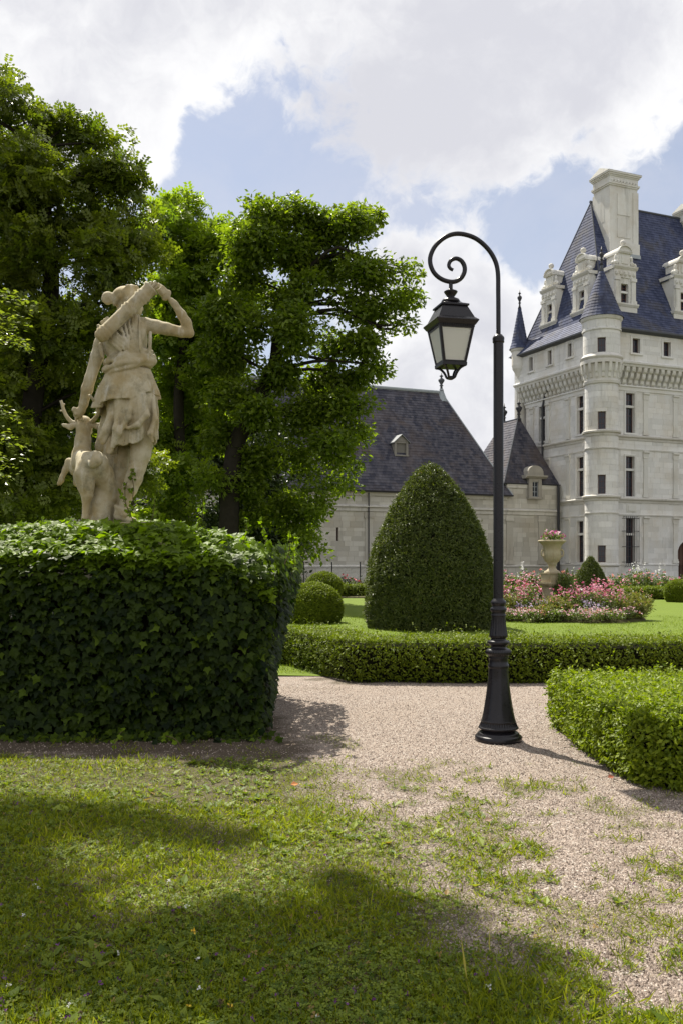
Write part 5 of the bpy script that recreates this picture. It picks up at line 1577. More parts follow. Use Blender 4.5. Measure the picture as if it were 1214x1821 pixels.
# near tree beside us: its crown hangs above the picture and shades the turf
near = thing('beech_tree', (-7.4, 9.6, 0), 'young beech whose low sunlit sprays reach in from the picture edge', 'tree')
W = MB()
tp = [(-7.4, 9.6, -.1), (-7.3, 9.7, 3), (-7.0, 9.7, 6), (-6.3, 9.8, 8.6), (-5.4, 9.8, 10.5)]
sp = catmull(tp, 5); W.tube(sp, list(np.linspace(.26, .08, len(sp))), 10)
shade = [(-2.05, 5.75, 9.6, .40), (-1.55, 5.65, 9.8, .34), (-1.05, 5.50, 9.9, .27), (-.68, 5.34, 9.9, .18), (-2.7, 5.8, 9.8, .45), (-2.0, 5.2, 9.5, .30), (-1.75, 4.7, 9.3, .34), (-1.55, 4.25, 9.2, .36), (-1.3, 3.85, 9.0, .42), (-.95, 3.7, 8.8, .36),
         (-.55, 3.85, 9.0, .32), (-.2, 3.95, 9.0, .34), (.15, 3.95, 9.2, .30), (.42, 3.8, 9.2, .28), (-.15, 3.62, 8.8, .36), (.25, 3.55, 9.0, .32), (.58, 3.5, 9.2, .24), (-.55, 3.5, 8.8, .32), (-2.3, 4.3, 9.2, .45), (-2.6, 5.0, 9.4, .42), (-3.2, 5.3, 9.5, .5), (.15, 4.32, 9.4, .2), (.45, 4.15, 9.4, .16), (.72, 3.72, 9.4, .16), (-1.9, 3.7, 9.0, .36), (.35, 3.25, 9.0, .3), (-.2, 3.3, 8.8, .25), (.0, 4.65, 9.6, .14)]
LVn = Leaves()
for sx, sy, z, r0 in shade:
    hx = z / math.tan(SUN_EL)
    c_ = np.array([sx + SUN_AZ[0] * hx, sy + SUN_AZ[1] * hx, z])
    n_ = int(950 * (r0 / .45) ** 2)
    P = c_ + rng.normal(size=(n_, 3)) * r0 * np.array([.55, .55, .4])
    LVn.add('leaf', P, np.array([0, 0, 1.]) + rng.normal(size=P.shape) * .45, rdir(n_), rng.uniform(.08, .13, n_), rng.random(n_))
    st = np.array(min(sp[len(sp) // 3:], key=lambda p: np.linalg.norm(np.array(p) - c_)))
    W.tube(catmull([st, (st + c_) / 2 + np.array([0, 0, .3]), c_], 4), list(np.linspace(.05, .012, 9)), 6, False)
for px, py, Yb, ang, ln in ((-70, 560, 11.5, -.25, 26), (-60, 520, 11.2, .05, 22), (-80, 600, 11.8, .1, 24), (-60, 740, 11.5, -.35, 22), (-70, 700, 11.2, -.2, 20), (-90, 770, 12, -.3, 24), (-70, 815, 11.6, -.2, 16), (-60, 545, 11.7, -.1, 20)):
    p0 = np.array(at(px, py, Yb)); d_ = np.array([math.cos(ang), -.15, math.sin(ang)])
    Lb = ln * .036
    pts_ = [p0 + d_ * Lb * t - np.array([0, 0, .25 * t * t * Lb]) for t in np.linspace(0, 1, 8)]
    st = np.array(min(sp, key=lambda p: np.linalg.norm(np.array(p) - p0)))
    W.tube([tuple(st), tuple((st + p0) / 2 + np.array([0, 0, .2]))] + [tuple(p) for p in pts_], [.03, .02] + list(np.linspace(.014, .003, 8)), 5, False)
    tt = np.repeat(np.linspace(0, 1, 30), 4); base = np.array([np.interp(tt, np.linspace(0, 1, 8), [p[i] for p in pts_]) for i in range(3)]).T
    base = base + rng.normal(size=base.shape) * np.array([.05, .09, .045])
    LVn.add('leaf', base, np.array([0, -.1, 1.]) + rng.normal(size=base.shape) * .35, d_ + rng.normal(size=base.shape) * .6, rng.uniform(.055, .085, len(base)), rng.random(len(base)))
W.obj('trunk', M['bark'], near, True)
LVn.obj('crown', M['leaf_beech'], near)

# ------------------------------------------------------------------ clipped shapes
def surf_leaves(P, n, mat, size, name, parent, tpl='leaf', sprig=1, up=.5, jit=.02, wild=.5, wscale=1.0, long_frac=0.0):
    """leaves on sprigs that leave the clipped surface at P along n"""
    q = Leaves()
    N = len(P)
    g = unit(n + np.array([0, 0, up]) + rng.normal(size=P.shape) * .35)
    ext = np.abs(rng.normal(size=(N, 1))) * jit
    if long_frac: ext = np.where(rng.random((N, 1)) < long_frac, ext * 3, ext)
    for j in range(sprig):
        side = unit(rng.normal(size=P.shape))
        side = unit(side - g * np.sum(side * g, 1, keepdims=True))
        pos = P + g * (ext - size * .55 * (sprig - 1 - j))
        tip = g * (.75 if j == sprig - 1 else .45) + side
        nr = unit(g * .8 - side * .45 + rng.normal(size=P.shape) * wild * .5)
        tone = np.clip(rng.random(N) * .6 + .4 * j / max(1, sprig - 1) * rng.random(N), 0, 1)
        q.add(tpl, pos, nr, tip, size * rng.uniform(.7, 1.25, N), tone, wscale=wscale)
    return q.obj(name, M[mat], parent, 'stuff')

def hedge_prism(name, label, poly, h, mat, dens, size, group=None, inner=None, sprig=3, visible=None, wob=.03, cat='hedge', round_=.08):
    """a clipped hedge on the ground outline `poly` (counter-clockwise)"""
    poly = [np.array(p, float) for p in poly]
    c_ = np.mean(poly, 0)
    root = thing(name, (c_[0], c_[1], 0), label, cat, group)
    core = MB()
    ins = .07
    def inset(pl, a):
        out = []
        m = len(pl)
        for i in range(m):
            p0, p1, p2 = pl[i - 1], pl[i], pl[(i + 1) % m]
            d0 = unit((p1 - p0)[None])[0]; d1 = unit((p2 - p1)[None])[0]
            n0 = np.array([-d0[1], d0[0]]); n1 = np.array([-d1[1], d1[0]])
            den = max(1 + n0 @ n1, .3)
            out.append(p1 + (n0 + n1) / den * a)
        return out
    ip = inset(poly, ins)
    m = len(ip)
    V = [(p[0], p[1], .02) for p in ip] + [(p[0], p[1], h - ins) for p in ip]
    fc = [(i, (i + 1) % m, m + (i + 1) % m, m + i) for i in range(m)]
    from mathutils.geometry import tessellate_polygon
    tri = tessellate_polygon([[Vector((p[0], p[1], 0)) for p in ip]])
    fc += [tuple(m + i for i in t) for t in tri]
    core.add(V, fc)
    core.obj('inner_branches', M['core'], root)
    Ps, Ns = [], []
    for i in range(m):
        a, b = poly[i], poly[(i + 1) % m]
        Ln = np.linalg.norm(b - a); d_ = (b - a) / max(Ln, 1e-6); nn = np.array([d_[1], -d_[0]])
        if nn[1] > .5 and visible != 'all': continue
        k_ = int(Ln * h * dens)
        s_ = rng.random(k_) * Ln; z_ = rng.random(k_) ** .9 * h
        bul = wob * (fbm(s_ * 1.7, z_ * 1.7 + i * 9, 5) - .5) * 2 - round_ * np.clip((z_ - h + .15) / .15, 0, 1) ** 2 - .04 * np.clip(.12 - z_, 0, 1) / .12
        P = np.stack([a[0] + d_[0] * s_ + nn[0] * bul, a[1] + d_[1] * s_ + nn[1] * bul, z_], 1)
        Ps.append(P); Ns.append(np.tile(np.array([nn[0], nn[1], .1]), (k_, 1)))
    lo = np.min(poly, 0); hi = np.max(poly, 0)
    k_ = int((hi[0] - lo[0]) * (hi[1] - lo[1]) * dens)
    xy = lo + rng.random((k_, 2)) * (hi - lo)
    ins_ = np.zeros(k_, bool); j = m - 1
    for i in range(m):
        xi, yi = poly[i]; xj, yj = poly[j]
        cnd = ((yi > xy[:, 1]) != (yj > xy[:, 1])) & (xy[:, 0] < (xj - xi) * (xy[:, 1] - yi) / (yj - yi + 1e-12) + xi)
        ins_ ^= cnd; j = i
    xy = xy[ins_]
    zz_ = h + wob * 1.3 * (fbm(xy[:, 0] * 1.9, xy[:, 1] * 1.9, 8) - .5) * 2
    Ps.append(np.column_stack([xy, zz_])); Ns.append(np.tile(np.array([0, 0, 1.]), (len(xy), 1)))
    surf_leaves(np.concatenate(Ps), np.concatenate(Ns), mat, size, 'foliage', root, sprig=sprig, jit=size * .7, up=.55, long_frac=.06)
    return root

# the two box hedges along the gravel and the farther, shaded and sunny ones
XR = 2.04
hedge_prism('box_hedge', 'clipped box hedge round a bed beside the lamp post, nearest of the hedges', [(XR, 9.1), (XR, 7.3), (XR + .06, 6.62), (XR + .25, 6.42), (XR + 3.2, 6.35), (XR + 3.2, 7.5), (XR + 1.0, 7.5), (XR + .95, 8.25), (XR + 3.2, 8.25), (XR + 3.2, 9.2)], .49, 'leaf_box', 2200, .042, wob=.035, visible='all')
hedge_prism('box_hedge', 'long low box hedge between the gravel and the lawn', [(-1.55, 15.9), (-2.3, 15.3), (-.86, 14.3), (.0, 12.5), (.2, 12.3), (4.5, 12.18), (9.0, 12.2), (9.0, 13.15), (.62, 13.2), (.1, 14.3)], .53, 'leaf_box_far', 1500, .042, sprig=2, wob=.025)
hedge_prism('box_hedge', 'low sunlit box edging in front of the roses below the tower', [(at(890, 0, 40).x, 40), (at(1240, 0, 39.5).x, 39.5), (at(1240, 0, 39.5).x, 40.3), (at(890, 0, 40).x, 40.8)], .45, 'leaf_box_far', 500, .08, sprig=2, wob=.03)
hedge_prism('box_hedge', 'low box edging in shade beyond the lawn, left of the big yew', [(at(480, 0, 43).x, 43), (at(680, 0, 43.3).x, 43.3), (at(680, 0, 43.3).x, 44), (at(480, 0, 43).x, 43.8)], .47, 'leaf_box_far', 450, .085, sprig=2)

def topiary(name, label, X, Y, prof, mat, n, size, tpl='leaf', sprig=2, jit=.03, wob=.02, wscale=1.0, group=None):
    """prof: (r, z) outline from the ground up"""
    root = thing(name, (X, Y, 0), label, 'topiary', group)
    q = MB(); q.lathe([(max(.01, r0 - .07), z - (.07 if i == len(prof) - 1 else 0)) for i, (r0, z) in enumerate(prof)], (X, Y), 28)
    q.obj('inner_branches', M['core'], root, True)
    pr_ = np.array(prof); seg = np.hypot(np.diff(pr_[:, 0]), np.diff(pr_[:, 1]))
    wt = seg * (pr_[:-1, 0] + pr_[1:, 0]) / 2; wt /= wt.sum()
    i = rng.choice(len(seg), n, p=wt); t = rng.random(n)
    r0 = pr_[i, 0] + t * (pr_[i + 1, 0] - pr_[i, 0]); z = pr_[i, 1] + t * (pr_[i + 1, 1] - pr_[i, 1])
    th = rng.random(n) * 2 * math.pi
    nr = -(pr_[i + 1, 1] - pr_[i, 1]) / seg[i] * -1; nz = -(pr_[i + 1, 0] - pr_[i, 0]) / seg[i]
    bul = wob * (fbm(th * 4, z * 3, 15) - .5) * 2 + wob * .6 * (fbm(th * 11, z * 9, 18) - .5) * 2
    r0 = r0 + bul
    P = np.stack([X + r0 * np.cos(th), Y + r0 * np.sin(th), z], 1)
    N_ = np.stack([nr * np.cos(th), nr * np.sin(th), nz], 1)
    keep = N_[:, 1] < .55
    surf_leaves(P[keep], N_[keep], mat, size, 'foliage', root, tpl, sprig, .35, jit, wscale=wscale)
    return root

yx = at(765, 0, 22.6).x
topiary('yew_topiary', 'big clipped yew cone on the lawn behind the lamp post', yx, 22.6,
        [(1.46, .0), (1.50, .3), (1.525, .7), (1.50, 1.15), (1.42, 1.6), (1.29, 2.05), (1.10, 2.5), (.87, 2.95), (.60, 3.4), (.34, 3.72), (.12, 3.90), (.02, 3.94)], 'leaf_yew', 42000, .085, 'leaf', 2, .035, .075, .55)
topiary('box_topiary', 'round clipped box ball in front of the lawn, left of the big yew', at(556, 0, 24.4).x, 24.4, [(.60, .0), (.72, .15), (.77, .35), (.74, .58), (.62, .80), (.40, .96), (.15, 1.03), (.01, 1.04)], 'leaf_box_far', 16000, .055, jit=.02)
topiary('box_topiary', 'dark clipped ball in shade beyond the lawn, left of the big yew', at(576, 0, 42.5).x, 42.0, [(.65, 0), (.8, .25), (.82, .5), (.72, .8), (.45, 1.02), (.12, 1.12), (.01, 1.13)], 'leaf_box_far', 6000, .08)
topiary('yew_topiary', 'small pointed yew cone behind the flower bed, below the tower', at(1049.5, 0, 37).x, 37.0, [(.60, .0), (.68, .3), (.66, .6), (.55, .95), (.40, 1.28), (.2, 1.6), (.04, 1.80), (.01, 1.82)], 'leaf_yew', 14000, .07, 'leaf', 2, .02, .02, .6)
topiary('box_topiary', 'smooth grey-green ball at the edge of the lawn below the doorway', at(1207, 0, 37).x, 37, [(.42, 0), (.53, .2), (.56, .42), (.50, .65), (.32, .82), (.1, .89), (.01, .9)], 'leaf_box_far', 7000, .055, jit=.012)

# ------------------------------------------------------------------ ivy mound round the pedestal
IX0, IX1, IY0, IY1, IH = -4.6, -.64, 8.42, 11.2, 1.81
ivy = thing('ivy_hedge', ((IX0 + IX1) / 2, (IY0 + IY1) / 2, 0), 'square ivy-covered block hiding the pedestal under the statue', 'hedge')
q = MB()
V = []
for (z, o) in ((0, .12), (.9, .14), (1.38, .2), (IH - .12, .95)):
    tp_ = .10 + .16 * max(0, 1 - z / 1.2); V += [(IX0, IY0 + o, z), (IX1 - o - tp_, IY0 + o, z), (IX1 - o - tp_, IY1, z), (IX0, IY1, z)]
fc = []
for i in range(3):
    for j in range(4):
        a, b = i * 4 + j, i * 4 + (j + 1) % 4
        fc.append((a, b, b + 4, a + 4))
fc.append((12, 13, 14, 15))
q.add(V, fc); q.obj('inner_branches', M['core'], ivy)
def ivy_surface(n, face):
    u = rng.random(n); v = rng.random(n)
    if face == 'front':
        x = IX0 + u * (IX1 - IX0); z = v * 1.70
        x = x - .14 * u * np.clip(1 - z / 1.2, 0, 1); z = np.where((x > IX1 - .5), z * (1 - .09 * np.clip((x - IX1 + .5) / .5, 0, 1) ** 2), z)
        bul = .10 * (fbm(x * 2.2, z * 2.2, 70) - .5) - .16 * np.clip((z - 1.45) / .25, 0, 1) ** 2 - .18 * np.clip((x - IX1 + .3) / .3, 0, 1) ** 2 + .13 * (fbm(x * 1.1, z * 1.1, 77) - .5) * 2 + .16 * np.clip(.25 - z, 0, 1)
        P = np.stack([x, IY0 - bul, z], 1); N_ = np.stack([np.zeros(n), -np.ones(n), .35 + 1.6 * np.clip((z - 1.32) / .3, 0, 1)], 1)
    elif face == 'side':
        y = IY0 + u * (IY1 - IY0); z = v * (IH - .02)
        bul = .16 * (fbm(y * 2.2 + 30, z * 2.2, 71) - .5) - .16 * np.clip((z - IH + .3) / .3, 0, 1) ** 2 - .5 * np.clip((IY0 + .4 - y) / .4, 0, 1) * np.clip((z - 1.6) / .3, 0, 1) - .18 * np.clip((IY0 + .3 - y) / .3, 0, 1) ** 2 + .13 * (fbm(y * .9, z * .9, 78) - .5) * 2 + .13 * np.clip((z - .9) / .8, 0, 1) - .16 * np.clip(1 - z / 1.2, 0, 1)
        P = np.stack([IX1 + bul, y, z], 1); N_ = np.tile([1., -.1, .35], (n, 1))
    else:
        x = IX0 + u * (IX1 - IX0); y = IY0 + .06 + v ** 1.9 * (IY1 - IY0 - .06)
        h = IH + .16 * (fbm(x * 1.8, y * 1.8, 72) - .5) + .09 - .26 * np.clip((IY0 + .60 - y) / .55, 0, 1) ** 1.2 - .26 * np.clip((x - IX1 + .6) / .6, 0, 1) ** 2 + .10 * np.clip((y - 8.55) / .6, 0, 1) * np.exp(-((x + 2.35) / .75) ** 2) - .08 * np.clip((x + 1.8) / 1.0, 0, 1)
        P = np.stack([x, y, h], 1); N_ = np.tile([0, -.35, 1.], (n, 1))
    return P, N_
ILV = Leaves(); singles = []
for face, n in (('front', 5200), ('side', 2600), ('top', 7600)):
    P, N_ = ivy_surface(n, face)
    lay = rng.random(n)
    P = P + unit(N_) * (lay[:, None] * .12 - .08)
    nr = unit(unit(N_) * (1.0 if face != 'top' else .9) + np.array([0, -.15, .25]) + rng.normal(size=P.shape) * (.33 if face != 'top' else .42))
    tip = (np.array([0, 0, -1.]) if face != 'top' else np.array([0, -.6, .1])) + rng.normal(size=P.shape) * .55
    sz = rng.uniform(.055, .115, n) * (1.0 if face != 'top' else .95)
    tone = rng.random(n) * .22 + .35 * (rng.random(n) < .05) + .45 * rng.random(n) * np.clip((P[:, 2] - 1.34) / .25, 0, 1) if face != 'top' else .45 + .53 * rng.random(n)  # fresh top leaves lighter; sunlight and front shade also put into the tone
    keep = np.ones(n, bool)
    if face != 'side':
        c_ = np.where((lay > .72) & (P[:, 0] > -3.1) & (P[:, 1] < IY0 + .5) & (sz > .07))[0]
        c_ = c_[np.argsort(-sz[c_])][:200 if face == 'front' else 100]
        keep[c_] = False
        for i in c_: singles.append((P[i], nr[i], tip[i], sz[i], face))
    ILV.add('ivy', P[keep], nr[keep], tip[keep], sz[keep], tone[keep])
# ragged foot: leaves creeping out on the ground
n = 420
x = IX0 + rng.random(n) * (IX1 - IX0 + .1); y = IY0 - .02 - np.abs(rng.normal(size=n)) * .11 * (.4 + 1.2 * fbm(x * 3, x * 0 + 2, 31))
ILV.add('ivy', np.stack([x, y, rng.uniform(.01, .07, n)], 1), np.array([0, -.5, .8]) + rng.normal(size=(n, 3)) * .4, rng.normal(size=(n, 3)) + np.array([0, -.8, 0]), rng.uniform(.035, .085, n), rng.random(n) * .5)
# shoots that stand up from the top
for px, py, Ys, ln in ((240, 905, 9.2, .22), (262, 900, 9.4, .16), (343, 915, 9.0, .13), (350, 905, 9.1, .16), (505, 965, 8.6, .12), (520, 955, 9.3, .12), (515, 990, 8.9, .10), (150, 925, 9.0, .08), (60, 925, 9.0, .07), (430, 930, 9.0, .10), (470, 940, 9.0, .10)):
    p0 = np.array(at(px, py + 40, Ys)); lean = rng.normal(size=3) * .25; d_ = unit((np.array([0, 0, 1.]) + lean)[None])[0]
    pts_ = [p0 + d_ * (ln + .2) * t + np.array([.02 * math.sin(4 * t), 0, 0]) for t in np.linspace(0, 1, 7)]
    MB().tube([tuple(p) for p in pts_], list(np.linspace(.005, .002, 7)), 5).obj('stem', M['twig'], ivy)
    m = 9
    tt = np.linspace(.3, 1, m); base = np.array([np.interp(tt, np.linspace(0, 1, 7), [p[i] for p in pts_]) for i in range(3)]).T
    ILV.add('ivy', base, np.array([0, -.4, .6]) + rng.normal(size=base.shape) * .5, rng.normal(size=base.shape) + np.array([0, -.3, .1]), rng.uniform(.03, .06, m), rng.random(m) * .4 + .5)
# the vine climbing the standing leg
vp = [L(660, 1600, -.14), L(645, 1540, -.15), L(640, 1460, -.16), L(655, 1400, -.16)]
vp2 = [L(700, 1600, -.14), L(690, 1520, -.15), L(696, 1430, -.15), L(680, 1360, -.14), L(688, 1310, -.13)]
for v_ in (vp, vp2):
    cv = catmull([xf(p) for p in v_], 4); MB().tube(cv, .004, 5).obj('stem', M['twig'], ivy)
    m = 13; ii = rng.integers(0, len(cv), m); base = np.array(cv)[ii] + rng.normal(size=(m, 3)) * np.array([.025, .02, .01])
    ILV.add('ivy', base, np.array([.2, -1., .3]) + rng.normal(size=base.shape) * .35, rng.normal(size=base.shape) + np.array([0, 0, -.5]), rng.uniform(.025, .05, m), rng.random(m) * .5 + .3)
for (a_, b_) in (((295, 1322, 7.9), (330, 1334, 7.7)), ((218, 1325, 8.1), (205, 1332, 7.9)), ((205, 1335, 7.75), (203, 1318, 7.72))):
    p0, p1 = np.array(at(*a_)), np.array(at(*b_)); p0[2] = .12; p1[2] = .02
    MB().tube(catmull([p0, (p0 + p1) / 2 + np.array([0, 0, .04]), p1], 4), .004, 5).obj('stem', M['twig'], ivy)
    ILV.add('ivy', np.stack([p0, p0 + [.02, 0, .02], (p0 + p1) / 2, p0 - [.03, 0, .03]]), np.array([0, -.6, .8]) + rng.normal(size=(4, 3)) * .3, rng.normal(size=(4, 3)), rng.uniform(.04, .06, 4), rng.random(4) * .4 + .5)
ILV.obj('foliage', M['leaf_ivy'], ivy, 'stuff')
V0, F0 = TPL['ivy']
ms = []
for j in range(8):
    Vj = V0.copy(); Vj[:, 2] += .05 * rng.normal(size=len(Vj)); Vj[:, :2] *= 1 + .07 * rng.normal(size=(len(Vj), 2))
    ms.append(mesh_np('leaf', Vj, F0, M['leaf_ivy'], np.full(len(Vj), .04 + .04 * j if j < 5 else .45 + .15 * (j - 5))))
for P_, n_, t_, s_, f_ in singles:
    n_ = n_ / np.linalg.norm(n_); t_ = t_ - n_ * (t_ @ n_); t_ /= np.linalg.norm(t_); b_ = np.cross(n_, t_)
    o = link('leaf', random.choice(ms[:5] if f_ == 'front' else ms[5:]), ivy, P_)  # shade painted into the front copies, sunlight into the top ones
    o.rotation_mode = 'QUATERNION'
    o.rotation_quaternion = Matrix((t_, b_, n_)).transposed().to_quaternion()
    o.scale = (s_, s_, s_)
# ------------------------------------------------------------------ flowers
M['fl_pink'] = leafmat('pink_petals', (.50, .12, .22), (.72, .36, .46), .3, (1.2, 1, 1))
M['fl_deep'] = leafmat('deep_pink_petals', (.42, .03, .12), (.62, .14, .25), .3, (1.2, 1, 1))
M['fl_pale'] = leafmat('pale_pink_petals', (.68, .38, .46), (.78, .62, .66), .3, (1.1, 1, 1))
M['fl_lilac'] = leafmat('lilac_petals', (.45, .33, .60), (.66, .58, .72), .3, (1.1, 1, 1.1))
M['fl_salmon'] = leafmat('salmon_petals', (.66, .16, .12), (.74, .32, .26), .3, (1.2, 1, 1))
M['fl_red'] = leafmat('rose_petals', (.40, .015, .03), (.58, .06, .09), .2, (1.2, 1, 1))
M['fl_magenta'] = leafmat('petunia_petals', (.30, .01, .14), (.50, .05, .28), .2, (1.2, 1, 1))
M['fl_white'] = leafmat('white_petals', (.70, .70, .66), (.82, .82, .78), .25, (1, 1, 1))
M['fl_purple'] = leafmat('purple_petals', (.09, .025, .12), (.20, .06, .22), .2, (1, 1, 1.2))
M['fl_yellow'] = leafmat('yellow_petals', (.70, .42, .02), (.80, .55, .05), .2, (1, 1, 1))
M['leaf_herb'] = leafmat('herb_leaves', (.07, .12, .025), (.18, .22, .06), .35)
M['leaf_gaura'] = leafmat('airy_bush_leaves', (.10, .13, .03), (.24, .22, .08), .35)
M['leaf_rose'] = leafmat('rose_leaves', (.05, .09, .018), (.14, .18, .04), .3)

def plant(name, label, X, Y, r0, h, leaf, nleaf, lsize, flower=None, nfl=0, fsize=.05, group=None, cat='plant', spike=False, thin=False, z0=0.0):
    root = thing(name, (X, Y, z0), label, cat, group)
    q = Leaves()
    ns = max(8, nleaf // 14)
    ang = rng.random(ns) * 2 * math.pi; rr = np.sqrt(rng.random(ns)) * r0
    tipp = np.stack([X + rr * np.cos(ang), Y + rr * np.sin(ang), z0 + h * (1 - .35 * (rr / r0) ** 2) * rng.uniform(.6, 1.0, ns)], 1)
    root_p = np.stack([X + rr * .4 * np.cos(ang), Y + rr * .4 * np.sin(ang), np.full(ns, z0 - .02)], 1)
    i = rng.integers(0, ns, nleaf); t = rng.random(nleaf) ** .7
    P = root_p[i] + (tipp[i] - root_p[i]) * t[:, None] + rng.normal(size=(nleaf, 3)) * (.02 if thin else .05)
    P[:, 2] = np.maximum(P[:, 2], z0 + .01)
    g = unit(tipp - root_p)[i]
    q.add('leaf', P, np.array([0, -.2, .8]) + rng.normal(size=P.shape) * .6, g * (1.6 if thin else .7) + rng.normal(size=P.shape) * .6, lsize * rng.uniform(.6, 1.2, nleaf), rng.random(nleaf), wscale=.45 if thin else 1)
    q.obj('foliage', M[leaf], root, 'stuff')
    st = MB()
    for a, b in list(zip(root_p, tipp))[:60]: st.tube([tuple(a), tuple((a + b) / 2 + rng.normal(size=3) * .02), tuple(b)], [.006, .005, .003], 3, False)
    st.obj('stem', M['twig'], root)
    if flower:
        for fl, w_ in flower:
            m = int(nfl * w_)
            j = rng.integers(0, ns, m)
            if spike:
                t = 1 + rng.random(m) * .35 - .08
                C_ = root_p[j] + (tipp[j] - root_p[j]) * t[:, None] + rng.normal(size=(m, 3)) * .022
            else:
                C_ = tipp[j] + rng.normal(size=(m, 3)) * np.array([.06, .06, .035]) + np.array([0, 0, .02])
            fq = Leaves()
            for k_ in range(4):
                a = k_ * math.pi / 2
                d_ = np.tile([math.cos(a), math.sin(a), .25], (m, 1)) + rng.normal(size=(m, 3)) * .25
                fq.add('petal', C_, np.array([0, -.6, .8]) + rng.normal(size=(m, 3)) * .4, d_, fsize * rng.uniform(.6, 1.1, m), rng.random(m))
            fq.obj('blossoms', M[fl], root, 'stuff')
    return root

BX, BY = at(1003, 0, 26.3).x, 26.4
bed = tag(link('flower_bed', MB().lathe([(2.25, .0), (2.2, .05), (2.0, .12), (.01, .16)], (BX, BY), 40, None, False).mesh('flower_bed', M['earth'])), kind='structure')
SPEC = {
    'snap': ('snapdragon_plant', 'clump of upright pink snapdragon spikes in the round flower bed', .30, .84, 'leaf_herb', 560, .07, [('fl_pink', .6), ('fl_deep', .4)], 75, .042, True, False),
    'low': ('begonia_plant', 'low mound of small pale pink flowers at the front of the flower bed', .34, .26, 'leaf_herb', 420, .06, [('fl_pale', .55), ('fl_pink', .3), ('fl_salmon', .15)], 55, .032, False, False),
    'lil': ('ageratum_plant', 'soft lilac flower cushion among the pink flowers of the round bed', .32, .36, 'leaf_herb', 200, .05, [('fl_lilac', 1)], 80, .032, False, False),
    'gau': ('gaura_plant', 'airy olive bush with tiny pink flowers at the end of the flower bed', .55, .72, 'leaf_gaura', 1100, .09, [('fl_salmon', .5), ('fl_pale', .5)], 50, .025, True, True),
}
def bedplant(kind, px, Y):
    nm, lab, r0, h, lf, nl, ls, fl, nf, fs, sp_, th_ = SPEC[kind]
    X = at(px, 0, Y).x
    zb = .1 + .06 * max(0, 1 - math.hypot(X - BX, Y - BY) / 2.6)
    plant(nm, lab, X, Y, r0, h * random.uniform(.85, 1.15), lf, nl, ls, fl, nf, fs, nm.replace('_', ' ') + 's of the round bed', 'flowers', sp_, th_, zb)
for px, Y_ in ((912, 25.5), (925, 26.2), (945, 25.2), (1030, 25.2), (1046, 25.8), (1062, 25.3), (1075, 25.9), (1012, 26.6), (905, 27.2), (1090, 25.0), (1000, 25.0), (935, 27.5), (1058, 27.2)): bedplant('snap', px, Y_)
for px, Y_ in ((903, 24.8), (931, 24.5), (946, 24.15), (1002, 24.4), (1031, 24.2), (1043, 24.6), (1058, 24.15), (1077, 24.35), (1092, 24.3), (1110, 24.75), (964, 24.8), (1062, 24.85), (915, 24.55), (1087, 24.95), (885, 25.2)): bedplant('low', px, Y_)
for px, Y_ in ((935, 25.0), (960, 25.6), (1050, 25.0), (975, 26.0), (1078, 25.4), (915, 26.0)): bedplant('lil', px, Y_)
plant('gaura_plant', 'airy olive bush with tiny pink flowers at the lawn end of the round flower bed', at(1122, 0, 25.4).x, 25.4, .62, .80, 'leaf_gaura', 3600, .12, [('fl_salmon', .5), ('fl_pale', .5)], 60, .025, None, 'flowers', True, True, .05)
plant('gaura_plant', 'airy olive bush with tiny pink flowers in the middle of the round flower bed', at(988, 0, 24.9).x, 24.9, .48, .62, 'leaf_gaura', 2400, .11, [('fl_salmon', .5), ('fl_pale', .5)], 40, .025, None, 'flowers', True, True, .1)
plant('gaura_plant', 'airy olive bush beside the lamp post at the near end of the round flower bed', at(905, 0, 25.3).x, 25.3, .42, .66, 'leaf_gaura', 1800, .11, [('fl_pale', 1)], 40, .025, None, 'flowers', True, True, .1)
plant('daisy_plant', 'grey-green leafy clump without flowers at the front rim of the round bed', at(981, 0, 24.3).x, 24.3, .36, .34, 'leaf_herb', 700, .08, [('fl_pale', 1)], 14, .03, None, 'plant', False, False, .04)
plant('gaura_plant', 'low olive bush at the front rim of the bed, right below the urn', at(965, 0, 24.35).x, 24.45, .36, .46, 'leaf_gaura', 1500, .10, [('fl_salmon', 1)], 26, .025, None, 'flowers', True, True, .04)
plant('rosemary_plant', 'tall feathery green plant leaning on the urn pedestal', at(1003, 0, 26.3).x, 26.2, .30, 1.35, 'leaf_herb', 3600, .13, None, 0, .03, None, 'plant', False, True, .1)
plant('herb_plant', 'leafy green herb left of the urn pedestal', at(940, 0, 26.8).x, 26.8, .35, .8, 'leaf_herb', 500, .09, [('fl_white', .5), ('fl_pink', .5)], 24, .05, None, 'plant', False, False, .1)
plant('cosmos_plant', 'taller plant with single pale pink flowers between the urn and small yew', at(1020, 0, 26.9).x, 26.9, .35, .95, 'leaf_herb', 420, .09, [('fl_white', .4), ('fl_pink', .6)], 20, .07, None, 'flowers', False, True, .1)
plant('petunia', 'magenta petunias spilling over the rim of the stone urn', UP.x, UY, .34, .26, 'leaf_herb', 620, .07, [('fl_magenta', .8), ('fl_pale', .2)], 38, .065, None, 'flowers', False, False, uz(962))

